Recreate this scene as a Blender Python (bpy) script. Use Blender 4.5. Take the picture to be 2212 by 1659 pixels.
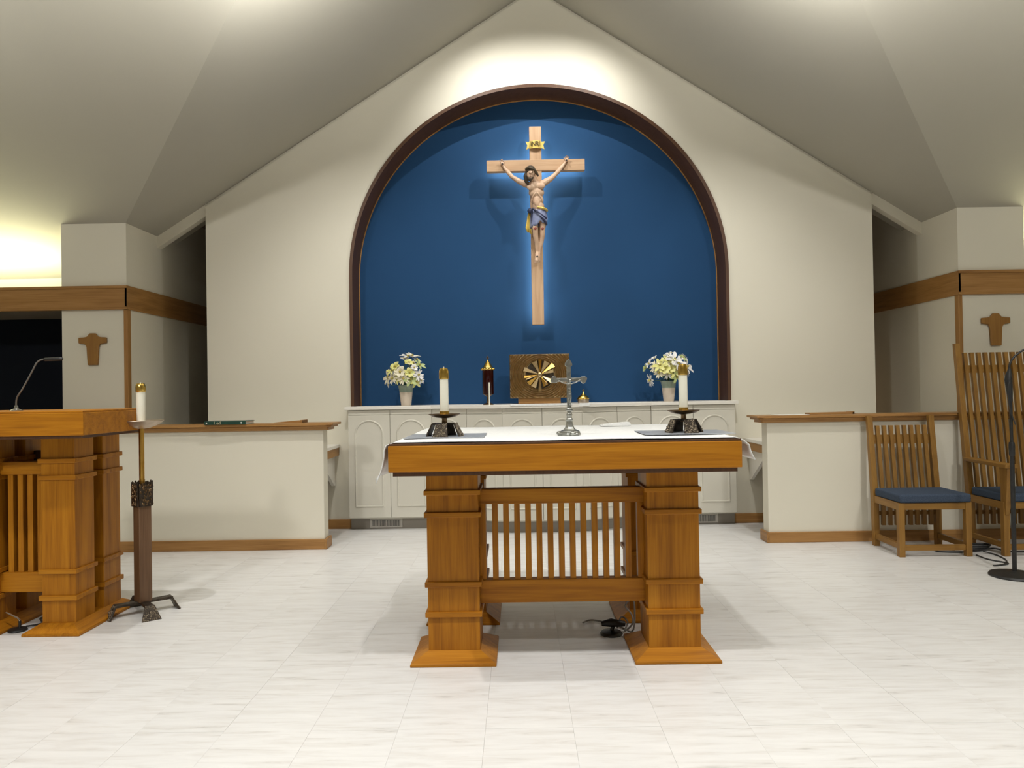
import bpy, bmesh, math, random
from mathutils import Vector, Matrix, Euler

for o in list(bpy.data.objects):
    bpy.data.objects.remove(o, do_unlink=True)
S = bpy.context.scene
COL = S.collection
R_ = random.Random(7)
PI = math.pi

# ------------------------------------------------------------------ camera
CAMX, CAMZ, FPX = -0.204, 1.25, 1600.0
def setup_camera():
    vp, r = (1120.0, 845.0), 0.0165
    dx, dy = 1106.0 - vp[0], 829.5 - vp[1]
    u = dx*math.cos(r) - dy*math.sin(r); v = dx*math.sin(r) + dy*math.cos(r)
    f = Vector((u/FPX, 1, -v/FPX)).normalized()
    R0 = f.cross(Vector((0, 0, 1))).normalized(); U0 = R0.cross(f)
    Rt = R0*math.cos(r) - U0*math.sin(r); Up = R0*math.sin(r) + U0*math.cos(r)
    cd = bpy.data.cameras.new('camera'); cd.sensor_width = 36.0
    cd.lens = FPX/2212.0*36.0; cd.clip_start = 0.05; cd.clip_end = 100
    co = bpy.data.objects.new('camera', cd); COL.objects.link(co)
    m = Matrix((Rt, Up, -f)).transposed().to_4x4()
    m.translation = Vector((CAMX, 0, CAMZ)); co.matrix_world = m
    S.camera = co
setup_camera()

# ------------------------------------------------------------------ world, lights, exposure
S.view_settings.view_transform = 'Standard'
S.view_settings.look = 'None'
S.view_settings.gamma = 1.0
S.view_settings.use_curve_mapping = False
S.view_settings.exposure = 0.05
W = bpy.data.worlds.new('world'); S.world = W; W.use_nodes = True
W.node_tree.nodes['Background'].inputs[0].default_value = (0.5, 0.5, 0.48, 1)
W.node_tree.nodes['Background'].inputs[1].default_value = 0.05

def spot(name, loc, target, watts, angle, blend=0.8, radius=0.06, col=(1, .96, .9)):
    l = bpy.data.lights.new(name, 'SPOT'); l.energy = watts; l.spot_size = math.radians(angle)
    l.spot_blend = blend; l.shadow_soft_size = radius; l.color = col
    o = bpy.data.objects.new(name, l); COL.objects.link(o); o.location = loc
    o.rotation_euler = (Vector(target) - Vector(loc)).to_track_quat('-Z', 'Y').to_euler()
    return o
def area(name, loc, target, watts, sx, sy, col=(1, .96, .9)):
    l = bpy.data.lights.new(name, 'AREA'); l.energy = watts; l.shape = 'RECTANGLE'; l.size = sx; l.size_y = sy; l.color = col
    o = bpy.data.objects.new(name, l); COL.objects.link(o); o.location = loc
    o.rotation_euler = (Vector(target) - Vector(loc)).to_track_quat('-Z', 'Y').to_euler()
    return o
WARM = (1, .98, .95)
# two spots over the crucifix
spot('crucifix_spot', (-.60, 6.0, 4.58), (.05, 7.0, 2.95), 84, 114, 1.0, .013, WARM)
spot('crucifix_spot', (.60, 6.0, 4.58), (-.05, 7.0, 2.95), 84, 114, 1.0, .013, WARM)
# recessed downlights of the sanctuary and nave (in the ceiling above the frame)
for (x, y, z, w, a) in ((-1.5, 1.45, 5.3, 262, 92), (-.1, 1.5, 5.3, 262, 92), (1.5, 1.4, 5.3, 245, 92),
                        (-2.65, 3.2, 4.3, 185, 100), (2.7, 3.2, 4.3, 150, 100),
                        (-3.6, -.6, 5.2, 300, 100), (0.0, -.8, 5.3, 300, 100), (3.6, -.6, 5.2, 300, 100)):
    spot('downlight', (x, y, z), (x, y + .3, 0), w, a, .75, .035 if y > 3 else .08, WARM)
for sx in (-1, 1):
    spot('sanctuary_downlight', (sx*1.35, 4.45, 4.05), (sx*1.1, 6.75, .95), 160, 84, .8, .07, WARM)
# unseen uplights added above the frame to brighten the ceiling
for sx in (-1, 1):
    spot('ceiling_fill', (sx*1.2, 4.1, 3.58), (sx*1.75, 4.5, 4.6), 150, 150, .9, .3, WARM)
    spot('nave_ceiling_fill', (sx*1.9, 3.0, 3.05), (sx*2.3, 3.6, 4.65), 110, 125, .8, .2, WARM)
    spot('nave_ceiling_fill', (sx*4.6, 3.0, 3.0), (sx*4.4, 3.7, 4.6), 120, 135, .8, .2, WARM)
    # unseen fill added behind the camera to brighten walls and piers
    spot('nave_fill', (sx*3.3, -2.0, 4.6), (sx*3.0, 6.3, 1.40), 640, 40, .7, .3, WARM)
# fluorescent coves behind the beams of the two alcoves
for s in (-1, 1):
    area('cove_tube', (s*6.0, 6.55, 2.22), (s*6.0, 6.50, 3.0), 54, 3.4, .08, (1, .98, .66))
# lamp in the side passage behind the right opening
l = bpy.data.lights.new('passage_lamp', 'POINT'); l.energy = 2.2; l.color = (1, .72, .45); l.shadow_soft_size = .15
o = bpy.data.objects.new('passage_lamp', l); COL.objects.link(o); o.location = (2.6, 8.1, 1.0)

# ------------------------------------------------------------------ materials
MATS = {}
def pmat(name, col, rough=.5, metal=0.0, spec=.5):
    m = bpy.data.materials.new(name); m.use_nodes = True
    b = m.node_tree.nodes['Principled BSDF']
    b.inputs['Base Color'].default_value = (*col, 1); b.inputs['Roughness'].default_value = rough
    b.inputs['Metallic'].default_value = metal; b.inputs['Specular IOR Level'].default_value = spec
    MATS[name] = m
    return m, m.node_tree, b
def nd(nt, typ, **kw):
    n = nt.nodes.new(typ)
    for k, v in kw.items():
        if k.startswith('i_'): n.inputs[int(k[2:])].default_value = v
        else: setattr(n, k, v)
    return n
def ramp(nt, stops):
    r = nt.nodes.new('ShaderNodeValToRGB'); e = r.color_ramp.elements
    while len(e) < len(stops): e.new(.5)
    for i, (p, c) in enumerate(stops): e[i].position = p; e[i].color = (*c, 1)
    return r
def bump(nt, b, src, strength=.2, dist=.002):
    n = nt.nodes.new('ShaderNodeBump'); n.inputs['Strength'].default_value = strength; n.inputs['Distance'].default_value = dist
    nt.links.new(src, n.inputs['Height']); nt.links.new(n.outputs[0], b.inputs['Normal'])

def wood(name, dark, mid, light, axis='x', rough=.38, scale=1.0, spec=.4):
    m, nt, b = pmat(name, mid, rough, 0, spec)
    tc = nd(nt, 'ShaderNodeTexCoord'); oi = nd(nt, 'ShaderNodeObjectInfo')
    va = nd(nt, 'ShaderNodeVectorMath', operation='SCALE'); va.inputs['Scale'].default_value = 7.0
    cmb = nd(nt, 'ShaderNodeCombineXYZ')
    for i in range(3): nt.links.new(oi.outputs['Random'], cmb.inputs[i])
    nt.links.new(cmb.outputs[0], va.inputs[0])
    ad = nd(nt, 'ShaderNodeVectorMath', operation='ADD')
    nt.links.new(tc.outputs['Object'], ad.inputs[0]); nt.links.new(va.outputs[0], ad.inputs[1])
    mp = nd(nt, 'ShaderNodeMapping'); k = 22*scale
    sc = {'x': (1.6*scale, k, k), 'y': (k, 1.6*scale, k), 'z': (k, k, 1.6*scale)}[axis]
    mp.inputs['Scale'].default_value = sc
    nt.links.new(ad.outputs[0], mp.inputs[0])
    n1 = nd(nt, 'ShaderNodeTexNoise'); n1.inputs['Scale'].default_value = 1.0; n1.inputs['Detail'].default_value = 5; n1.inputs['Distortion'].default_value = .6
    nt.links.new(mp.outputs[0], n1.inputs['Vector'])
    mp2 = nd(nt, 'ShaderNodeMapping'); k2 = 160*scale
    mp2.inputs['Scale'].default_value = {'x': (5, k2, k2), 'y': (k2, 5, k2), 'z': (k2, k2, 5)}[axis]
    nt.links.new(ad.outputs[0], mp2.inputs[0])
    n2 = nd(nt, 'ShaderNodeTexNoise'); n2.inputs['Scale'].default_value = 1.0; n2.inputs['Detail'].default_value = 2
    nt.links.new(mp2.outputs[0], n2.inputs['Vector'])
    mx = nd(nt, 'ShaderNodeMath', operation='MULTIPLY_ADD'); mx.inputs[1].default_value = .35
    nt.links.new(n2.outputs[0], mx.inputs[0]); 
    ml = nd(nt, 'ShaderNodeMath', operation='MULTIPLY'); ml.inputs[1].default_value = .65
    nt.links.new(n1.outputs[0], ml.inputs[0]); nt.links.new(ml.outputs[0], mx.inputs[2])
    r = ramp(nt, [(.30, dark), (.5, mid), (.72, light)])
    nt.links.new(mx.outputs[0], r.inputs[0]); nt.links.new(r.outputs[0], b.inputs['Base Color'])
    bump(nt, b, mx.outputs[0], .12, .001)
    return m
OD, OM, OL = (.235, .082, .006), (.395, .150, .008), (.50, .212, .014)
for ax in 'xyz':
    wood('oak_'+ax, OD, OM, OL, ax, .42, 1.0, .22)
CD, CM, CL_ = (.25, .118, .032), (.37, .19, .058), (.45, .245, .085)
for ax in 'xyz':
    wood('trimoak_'+ax, CD, CM, CL_, ax, .42)
for ax in 'xyz':
    wood('chairoak_'+ax, (.19, .088, .016), (.27, .135, .026), (.34, .18, .04), ax, .42)
wood('walnut_z', (.075, .038, .018), (.135, .072, .036), (.19, .11, .06), 'z', .45)
for ax in 'xz':
    wood('crosswood_'+ax, (.46, .29, .17), (.56, .37, .225), (.64, .45, .29), ax, .6, 1.5, .2)
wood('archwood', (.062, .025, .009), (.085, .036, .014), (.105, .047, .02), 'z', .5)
wood('crossplaque', (.22, .10, .022), (.30, .145, .03), (.36, .18, .04), 'z', .5)

def plaster(name, col, var=.04, rough=.85):
    m, nt, b = pmat(name, col, rough, 0, .15)
    tc = nd(nt, 'ShaderNodeTexCoord')
    n = nd(nt, 'ShaderNodeTexNoise'); n.inputs['Scale'].default_value = 1.3; n.inputs['Detail'].default_value = 3
    nt.links.new(tc.outputs['Object'], n.inputs['Vector'])
    r = ramp(nt, [(.3, tuple(c*(1-var) for c in col)), (.7, tuple(min(1, c*(1+var)) for c in col))])
    nt.links.new(n.outputs[0], r.inputs[0]); nt.links.new(r.outputs[0], b.inputs['Base Color'])
    n2 = nd(nt, 'ShaderNodeTexNoise'); n2.inputs['Scale'].default_value = 180
    nt.links.new(tc.outputs['Object'], n2.inputs['Vector']); bump(nt, b, n2.outputs[0], .06, .001)
    return m
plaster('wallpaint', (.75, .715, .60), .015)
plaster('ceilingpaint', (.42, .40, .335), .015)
plaster('bluepaint', (.016, .061, .150), .05, .8)
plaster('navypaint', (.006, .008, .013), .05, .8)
plaster('shadedpaint', (.22, .185, .145), .03)  # shade put into the colour: darkened so the passages read as unlit
plaster('cabinetpaint', (.66, .635, .55), .015, .45)
plaster('toekick', (.33, .30, .26), .03, .6)
plaster('laminate', (.80, .77, .70), .02, .35)

def floor_mat():
    m, nt, b = pmat('vinyltile', (.75, .73, .70), .32, 0, .35)
    g = nd(nt, 'ShaderNodeNewGeometry'); oi = nd(nt, 'ShaderNodeObjectInfo')
    cmb = nd(nt, 'ShaderNodeCombineXYZ')
    rr = nd(nt, 'ShaderNodeMath', operation='MULTIPLY'); rr.inputs[1].default_value = 3.0
    nt.links.new(oi.outputs['Random'], rr.inputs[0]); nt.links.new(rr.outputs[0], cmb.inputs[2])
    ad = nd(nt, 'ShaderNodeVectorMath', operation='ADD')
    nt.links.new(g.outputs['Position'], ad.inputs[0]); nt.links.new(cmb.outputs[0], ad.inputs[1])
    mp = nd(nt, 'ShaderNodeMapping'); mp.inputs['Scale'].default_value = (4, 30, 9); mp.inputs['Rotation'].default_value = (0, 0, .05)
    nt.links.new(ad.outputs[0], mp.inputs[0])
    n = nd(nt, 'ShaderNodeTexNoise'); n.inputs['Scale'].default_value = 1; n.inputs['Detail'].default_value = 6; n.inputs['Roughness'].default_value = .62; n.inputs['Distortion'].default_value = .5
    nt.links.new(mp.outputs[0], n.inputs['Vector'])
    r = ramp(nt, [(.26, (.50, .49, .47)), (.38, (.68, .665, .64)), (.52, (.735, .73, .715)), (.72, (.78, .775, .76))])
    nt.links.new(n.outputs[0], r.inputs[0])
    hs = nd(nt, 'ShaderNodeHueSaturation')
    mr = nd(nt, 'ShaderNodeMapRange'); mr.inputs[3].default_value = .985; mr.inputs[4].default_value = 1.01
    nt.links.new(oi.outputs['Random'], mr.inputs[0]); nt.links.new(mr.outputs[0], hs.inputs['Value'])
    nt.links.new(r.outputs[0], hs.inputs['Color']); nt.links.new(hs.outputs[0], b.inputs['Base Color'])
    n2 = nd(nt, 'ShaderNodeTexNoise'); n2.inputs['Scale'].default_value = 14
    nt.links.new(g.outputs['Position'], n2.inputs['Vector']); bump(nt, b, n2.outputs[0], .05, .002)
floor_mat()
pmat('grout', (.62, .605, .58), .6)

def noisy(name, c1, c2, scale, rough=.5, metal=0, bstr=0, bdist=.002, spec=.5):
    m, nt, b = pmat(name, c1, rough, metal, spec)
    tc = nd(nt, 'ShaderNodeTexCoord'); n = nd(nt, 'ShaderNodeTexNoise'); n.inputs['Scale'].default_value = scale; n.inputs['Detail'].default_value = 4
    nt.links.new(tc.outputs['Object'], n.inputs['Vector'])
    r = ramp(nt, [(.35, c1), (.65, c2)]); nt.links.new(n.outputs[0], r.inputs[0]); nt.links.new(r.outputs[0], b.inputs['Base Color'])
    if bstr: bump(nt, b, n.outputs[0], bstr, bdist)
    return m
noisy('linen', (.80, .81, .80), (.86, .87, .86), 60, .9, 0, .1, .001, .1)
noisy('greymat', (.34, .36, .39), (.40, .42, .45), 30, .35)
noisy('brass', (.72, .47, .10), (.80, .55, .15), 20, .24, 1.0)
noisy('brasspole', (.52, .30, .06), (.62, .38, .09), 20, .28, 1.0)
noisy('bronze', (.16, .10, .05), (.24, .16, .09), 30, .38, 1.0, .2, .001)
noisy('bronzedark', (.05, .04, .032), (.10, .08, .06), 40, .45, .8, .3, .002)
noisy('bronzegold', (.50, .37, .19), (.64, .49, .28), 26, .36, 1.0)
noisy('bronzeflat', (.20, .13, .055), (.27, .18, .08), 26, .42, 1.0, .15, .001)
noisy('nugget', (.07, .055, .04), (.52, .44, .33), 110, .35, .9)
noisy('dishmetal', (.50, .41, .32), (.60, .50, .40), 20, .4, 1.0)
noisy('silver', (.30, .31, .29), (.46, .46, .43), 60, .36, .9, .15, .001)
noisy('candlewax', (.84, .83, .70), (.90, .88, .76), 8, .45)
noisy('skin', (.62, .41, .275), (.72, .51, .355), 16, .5, 0, .1, .001)
noisy('hairbrown', (.03, .022, .014), (.07, .05, .03), 60, .6, 0, .4, .003)
noisy('thorns', (.06, .05, .03), (.12, .09, .05), 40, .7)
noisy('blueclothpaint', (.17, .20, .34), (.26, .30, .46), 14, .55)
noisy('navyclothpaint', (.015, .02, .06), (.03, .04, .10), 14, .55)
noisy('goldpaint', (.66, .47, .09), (.80, .62, .18), 14, .4, .3)
noisy('woundpaint', (.16, .02, .015), (.25, .04, .02), 30, .5)
noisy('darkwax', (.05, .006, .005), (.07, .009, .007), 20, .5)
noisy('blackpaint', (.012, .012, .012), (.02, .02, .02), 30, .45)
noisy('blackink', (.05, .03, .005), (.07, .04, .008), 30, .6)
noisy('cable', (.02, .02, .02), (.035, .034, .033), 30, .5)
noisy('greycable', (.25, .24, .22), (.33, .31, .29), 30, .5)
noisy('darksteel', (.16, .16, .155), (.22, .22, .21), 20, .4, .6)
noisy('chrome', (.6, .6, .6), (.7, .7, .7), 10, .18, 1.0)
noisy('ceramic', (.66, .56, .45), (.72, .62, .51), 10, .3)
noisy('ceramicgreen', (.25, .32, .25), (.33, .39, .31), 10, .3)
noisy('leafgreen', (.05, .11, .03), (.10, .18, .05), 20, .55)
noisy('petalwhite', (.82, .80, .76), (.88, .87, .85), 30, .6)
noisy('petalcream', (.76, .70, .50), (.85, .80, .62), 30, .6)
noisy('petalyellow', (.70, .68, .20), (.80, .78, .34), 30, .6)
noisy('petalgreen', (.42, .50, .20), (.55, .62, .28), 30, .6)
noisy('flowercenter', (.40, .33, .06), (.5, .42, .1), 40, .7)
noisy('bookgreen', (.006, .04, .026), (.01, .055, .036), 20, .4)
noisy('bookletter', (.62, .55, .36), (.7, .62, .42), 20, .5)
noisy('paper', (.80, .78, .72), (.86, .84, .78), 20, .8)
noisy('ventpaint', (.50, .47, .42), (.56, .53, .48), 20, .4)
noisy('ventdark', (.04, .04, .04), (.05, .05, .05), 20, .8)
noisy('cushion', (.040, .056, .088), (.075, .098, .140), 260, .95, 0, .4, .002, .1)
mg, ntg, bg = pmat('redglass', (.045, .002, .002), .12, 0, .5)
bg.inputs['Transmission Weight'].default_value = .55; bg.inputs['IOR'].default_value = 1.4
me_, nte, be = pmat('glowstrip', (.9, .9, .9), .5)
be.inputs['Emission Color'].default_value = (1, .97, .90, 1); be.inputs['Emission Strength'].default_value = 22.0

# ------------------------------------------------------------------ mesh helpers
class MB:
    def __init__(s): s.v = []; s.f = []
    def add(s, vs, fs):
        n = len(s.v); s.v += [tuple(p) for p in vs]; s.f += [tuple(i+n for i in f) for f in fs]; return s
    def box(s, x0, x1, y0, y1, z0, z1):
        return s.add([(x0,y0,z0),(x1,y0,z0),(x1,y1,z0),(x0,y1,z0),(x0,y0,z1),(x1,y0,z1),(x1,y1,z1),(x0,y1,z1)],
                     [(0,3,2,1),(4,5,6,7),(0,1,5,4),(1,2,6,5),(2,3,7,6),(3,0,4,7)])
    def frustum(s, r0, z0, r1, z1):
        a, b = r0, r1
        return s.add([(a[0],a[2],z0),(a[1],a[2],z0),(a[1],a[3],z0),(a[0],a[3],z0),(b[0],b[2],z1),(b[1],b[2],z1),(b[1],b[3],z1),(b[0],b[3],z1)],
                     [(0,3,2,1),(4,5,6,7),(0,1,5,4),(1,2,6,5),(2,3,7,6),(3,0,4,7)])
    def hexa(s, lo, hi):
        return s.add(list(lo)+list(hi), [(0,3,2,1),(4,5,6,7),(0,1,5,4),(1,2,6,5),(2,3,7,6),(3,0,4,7)])
    def prism(s, poly, a0, a1, axis='y'):
        n = len(poly)
        def P(p, a): return {'y': (p[0], a, p[1]), 'x': (a, p[0], p[1]), 'z': (p[0], p[1], a)}[axis]
        vs = [P(p, a0) for p in poly] + [P(p, a1) for p in poly]
        fs = [tuple(range(n)), tuple(reversed(range(n, 2*n)))] + [(i, i+n, (i+1) % n + n, (i+1) % n) for i in range(n)]
        return s.add(vs, fs)
    def lathe(s, prof, n=24, c=(0,0,0), caps=True):
        vs = []; m = len(prof)
        for (r, z) in prof:
            for k in range(n):
                a = 2*PI*k/n; vs.append((c[0]+r*math.cos(a), c[1]+r*math.sin(a), c[2]+z))
        fs = []
        for i in range(m-1):
            for k in range(n):
                k2 = (k+1) % n; fs.append((i*n+k, i*n+k2, (i+1)*n+k2, (i+1)*n+k))
        if caps: fs += [tuple(reversed(range(n))), tuple(range((m-1)*n, m*n))]
        return s.add(vs, fs)
    def tube(s, pts, r, n=8, ry=None):
        pts = [Vector(p) for p in pts]; m = len(pts)
        rs = r if isinstance(r, (list, tuple)) else [r]*m
        vs = []; up = None
        for i, p in enumerate(pts):
            t = (pts[min(i+1, m-1)] - pts[max(i-1, 0)]).normalized()
            if up is None:
                up = Vector((0,0,1)) if abs(t.z) < .9 else Vector((0,1,0))
            a = t.cross(up)
            if a.length < 1e-5: a = t.cross(Vector((1,0,0)))
            a.normalize(); b = a.cross(t).normalized(); up = b
            for k in range(n):
                q = 2*PI*k/n
                vs.append(p + a*math.cos(q)*rs[i] + b*math.sin(q)*rs[i])
        fs = []
        for i in range(m-1):
            for k in range(n):
                k2 = (k+1) % n; fs.append((i*n+k, i*n+k2, (i+1)*n+k2, (i+1)*n+k))
        fs += [tuple(reversed(range(n))), tuple(range((m-1)*n, m*n))]
        return s.add(vs, fs)
    def ball(s, c, r, nu=12, nv=8, rot=None):
        if not isinstance(r, (tuple, list)): r = (r, r, r)
        vs = [Vector((0,0,-r[2]))]
        for i in range(1, nv):
            th = -PI/2 + PI*i/nv
            for k in range(nu):
                a = 2*PI*k/nu; vs.append(Vector((r[0]*math.cos(th)*math.cos(a), r[1]*math.cos(th)*math.sin(a), r[2]*math.sin(th))))
        vs.append(Vector((0,0,r[2])))
        if rot: M = Euler(rot).to_matrix(); vs = [M @ v for v in vs]
        vs = [v + Vector(c) for v in vs]; fs = []
        for k in range(nu): fs.append((0, 1+(k+1) % nu, 1+k))
        for i in range(nv-2):
            for k in range(nu):
                a = 1+i*nu; fs.append((a+k, a+(k+1) % nu, a+nu+(k+1) % nu, a+nu+k))
        a = 1+(nv-2)*nu; L = len(vs)-1
        for k in range(nu): fs.append((a+k, a+(k+1) % nu, L))
        return s.add(vs, fs)
    def xf(s, M):
        s.v = [tuple(M @ Vector(p)) for p in s.v]; return s
    def mesh(s, name, mat, smooth=False):
        me = bpy.data.meshes.new(name); me.from_pydata(s.v, [], s.f)
        bm = bmesh.new(); bm.from_mesh(me); bmesh.ops.recalc_face_normals(bm, faces=bm.faces); bm.to_mesh(me); bm.free()
        me.materials.append(MATS[mat])
        if smooth:
            for p in me.polygons: p.use_smooth = True
            try: me.set_sharp_from_angle(angle=math.radians(38))
            except Exception: pass
        return me
    def build(s, name, mat, parent=None, smooth=False, bevel=0, seg=2, loc=(0,0,0)):
        o = bpy.data.objects.new(name, s.mesh(name, mat, smooth)); COL.objects.link(o)
        o.location = loc
        if parent is not None: o.parent = parent
        if bevel:
            b = o.modifiers.new('bevel', 'BEVEL'); b.width = bevel; b.segments = seg; b.limit_method = 'ANGLE'; b.angle_limit = math.radians(40)
            b.harden_normals = False
        return o
def tag(o, label=None, cat=None, group=None, kind=None):
    if label: o['label'] = label
    if cat: o['category'] = cat
    if group: o['group'] = group
    if kind: o['kind'] = kind
    return o
def thing(name, label, cat, loc=(0,0,0), rz=0, group=None):
    o = bpy.data.objects.new(name, None); COL.objects.link(o); o.location = loc; o.rotation_euler = (0, 0, rz)
    o.empty_display_size = .1
    return tag(o, label, cat, group)
def struct(o): o['kind'] = 'structure'; return o
def kids(o): return [c for c in bpy.data.objects if c.parent == o]
def copy_tree(o, parent=None):
    c = o.copy(); COL.objects.link(c); c.parent = parent
    for ch in kids(o): copy_tree(ch, c)
    return c
def text_mesh(txt, size, depth, mat, name):
    cu = bpy.data.curves.new(name, 'FONT'); cu.body = txt; cu.size = size; cu.extrude = depth; cu.align_x = 'CENTER'; cu.align_y = 'CENTER'
    t = bpy.data.objects.new(name, cu); COL.objects.link(t)
    dg = bpy.context.evaluated_depsgraph_get(); dg.update()
    me = bpy.data.meshes.new_from_object(t.evaluated_get(dg)); bpy.data.objects.remove(t, do_unlink=True)
    me.materials.clear(); me.materials.append(MATS[mat]); return me
def smooth_path(pts, n=6):
    P = [Vector(p) for p in pts]; out = []
    for i in range(len(P)-1):
        p0 = P[max(i-1, 0)]; p1 = P[i]; p2 = P[i+1]; p3 = P[min(i+2, len(P)-1)]
        for k in range(n):
            t = k/n
            out.append(.5*((2*p1)+(p2-p0)*t+(2*p0-5*p1+4*p2-p3)*t*t+(3*p1-p0-3*p2+p3)*t**3))
    out.append(P[-1]); return out

# ------------------------------------------------------------------ room shell
E, ZE, SL, Q = 3.567, 2.756, .6345, .61
APEX = ZE + SL*E
YW = 6.88            # arch wall plane
YP = 6.347           # pier front plane
YV = YP - E*SL/Q     # valley meets ridge
RY = 0.6; RZ = ZE + Q*(YP-RY); BY = RY-(YP-RY)
XS = 8.0
def nz(y): return ZE + Q*(YP-y)

# floor: slab + 12 inch tiles
fl = struct(MB().box(-XS, XS, BY, 8.7, -.12, -.004).build('floor', 'grout'))
T = .325
tile_me = MB().frustum((-T/2+.0001, T/2-.0001, -T/2+.0001, T/2-.0001), -.004, (-T/2+.0003, T/2-.0003, -T/2+.0003, T/2-.0003), 0).mesh('floor_tile', 'vinyltile')
cand = []
x0 = CAMX - .143
for i in range(-24, 27):
    for j in range(-22, 19):
        cx = x0 + (i+.5)*T; cy = 2.76 + (j+.5)*T
        if abs(cx) > XS-.1 or cy < BY+.2 or cy > 8.55: continue
        inview = cy > 2.3 and abs(cx-CAMX-.01) < .70*cy + .1 and cy < 6.9
        cand.append((not inview, cy if inview else 99, cx, cy))
cand.sort()
rest = MB()
for k, (nv, d, cx, cy) in enumerate(cand):
    if k < 290 and not nv:
        t = bpy.data.objects.new('floor_tile', tile_me); COL.objects.link(t); t.parent = fl
        t.location = (cx, cy, R_.uniform(-.0003, .0002))
    else:
        rest.frustum((cx-T/2+.0001, cx+T/2-.0001, cy-T/2+.0001, cy+T/2-.0001), -.004, (cx-T/2+.0003, cx+T/2-.0003, cy-T/2+.0003, cy+T/2-.0003), 0)
ro = rest.build('floor_tile_field', 'vinyltile', fl); ro['kind'] = 'stuff'

# ceiling: cross gable
c = MB()
YC = 7.28
for s in (-1, 1):
    c.add([(s*E, YP, ZE), (s*E, YC, ZE), (0, YC, APEX), (0, YV, APEX)], [(0,1,2,3)])
    c.add([(s*XS, 7.0, nz(7.0)), (s*E, 7.0, nz(7.0)), (s*E, RY, RZ), (s*XS, RY, RZ)], [(0,1,2,3)])
    c.add([(s*E, YP, ZE), (0, YV, APEX), (0, RY, RZ), (s*E, RY, RZ)], [(0,1,2,3)])
c.add([(-XS, RY, RZ), (XS, RY, RZ), (XS, BY, ZE), (-XS, BY, ZE)], [(0,1,2,3)])
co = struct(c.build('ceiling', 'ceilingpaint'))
struct(MB().box(-E, E, 7.26, 8.7, 3.06, 3.16).build('ceiling_passage', 'shadedpaint'))

# arch wall
RA, ZS = 1.757, 2.345
def arch_wall():
    m = MB(); HW = 3.10
    xs = [-HW] + [-RA*math.cos(PI*k/64) for k in range(65)] + [HW]
    def top(x): return ZE + SL*(E-abs(x)) + .002
    def wtop(x): return top(x) - .032
    def low(x):
        if abs(x) >= RA: return ZS
        return ZS + math.sqrt(max(0, RA*RA-x*x))
    for a, b in zip(xs[:-1], xs[1:]):
        m.add([(a,YW,low(a)), (b,YW,low(b)), (b,YW,wtop(b)), (a,YW,wtop(a)), (b,YW+.03,wtop(b)), (a,YW+.03,wtop(a))], [(0,1,2,3), (3,2,4,5)])
    for s in (-1, 1):
        m.add([(s*RA,YW,0), (s*HW,YW,0), (s*HW,YW,ZS), (s*RA,YW,ZS)], [(0,1,2,3)])
        m.add([(s*HW,YW,0), (s*HW,7.27,0), (s*HW,7.27,top(HW)), (s*HW,YW,top(HW))], [(0,1,2,3)])
        # header strip over the side opening
        m.hexa([(0,YW+.022,top(0)-.11), (s*E,YW+.022,top(E)-.11), (s*E,YW+.1,top(E)-.11), (0,YW+.1,top(0)-.11)],
               [(0,YW+.022,top(0)), (s*E,YW+.022,top(E)), (s*E,YW+.1,top(E)), (0,YW+.1,top(0))])
    m.add([(-HW,7.27,0), (HW,7.27,0), (HW,7.27,top(HW)), (0,7.27,APEX), (-HW,7.27,top(HW))], [(0,1,2,3,4)])
    return struct(m.build('wall_back', 'wallpaint'))
wb = arch_wall()
# blue niche panel
m = MB(); m.box(-RA-.05, RA+.05, 7.18, 7.24, 1.0, ZS+RA+.05)
struct(m.build('wall_niche', 'bluepaint'))
# arch trim lining the reveal
def arch_trim():
    m = MB(); pts = []
    pts.append((-1, 0, 1.10))
    N = 72
    def ring(r):
        L = [(-r, 1.10)] + [(-r*math.cos(PI*k/N), ZS + r*math.sin(PI*k/N)) for k in range(N+1)] + [(r, 1.10)]
        return L
    o, i = ring(RA+.006), ring(RA-.024)
    n = len(o); ys = (YW-.014, 7.185)
    vs = []
    for L, y in ((o, ys[0]), (i, ys[0]), (i, ys[1]), (o, ys[1])): vs += [(p[0], y, p[1]) for p in L]
    fs = []
    for a in range(4):
        b = (a+1) % 4
        for k in range(n-1): fs.append((a*n+k, a*n+k+1, b*n+k+1, b*n+k))
    fs += [(0, n, 2*n, 3*n), (n-1, 4*n-1, 3*n-1, 2*n-1)]
    m.add(vs, fs); t = struct(m.build('trim_1', 'archwood', None, True))
    m = MB(); r0, r1 = ring(RA-.024), ring(RA-.030)
    vs = [(p[0], 7.165, p[1]) for p in r0] + [(p[0], 7.165, p[1]) for p in r1] + [(p[0], 7.18, p[1]) for p in r1] + [(p[0], 7.18, p[1]) for p in r0]
    fs = []
    for a in range(4):
        b = (a+1) % 4
        for k in range(n-1): fs.append((a*n+k, a*n+k+1, b*n+k+1, b*n+k))
    m.add(vs, fs); m.build('inner_bead', 'trimoak_z', t, True)
arch_trim()

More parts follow.
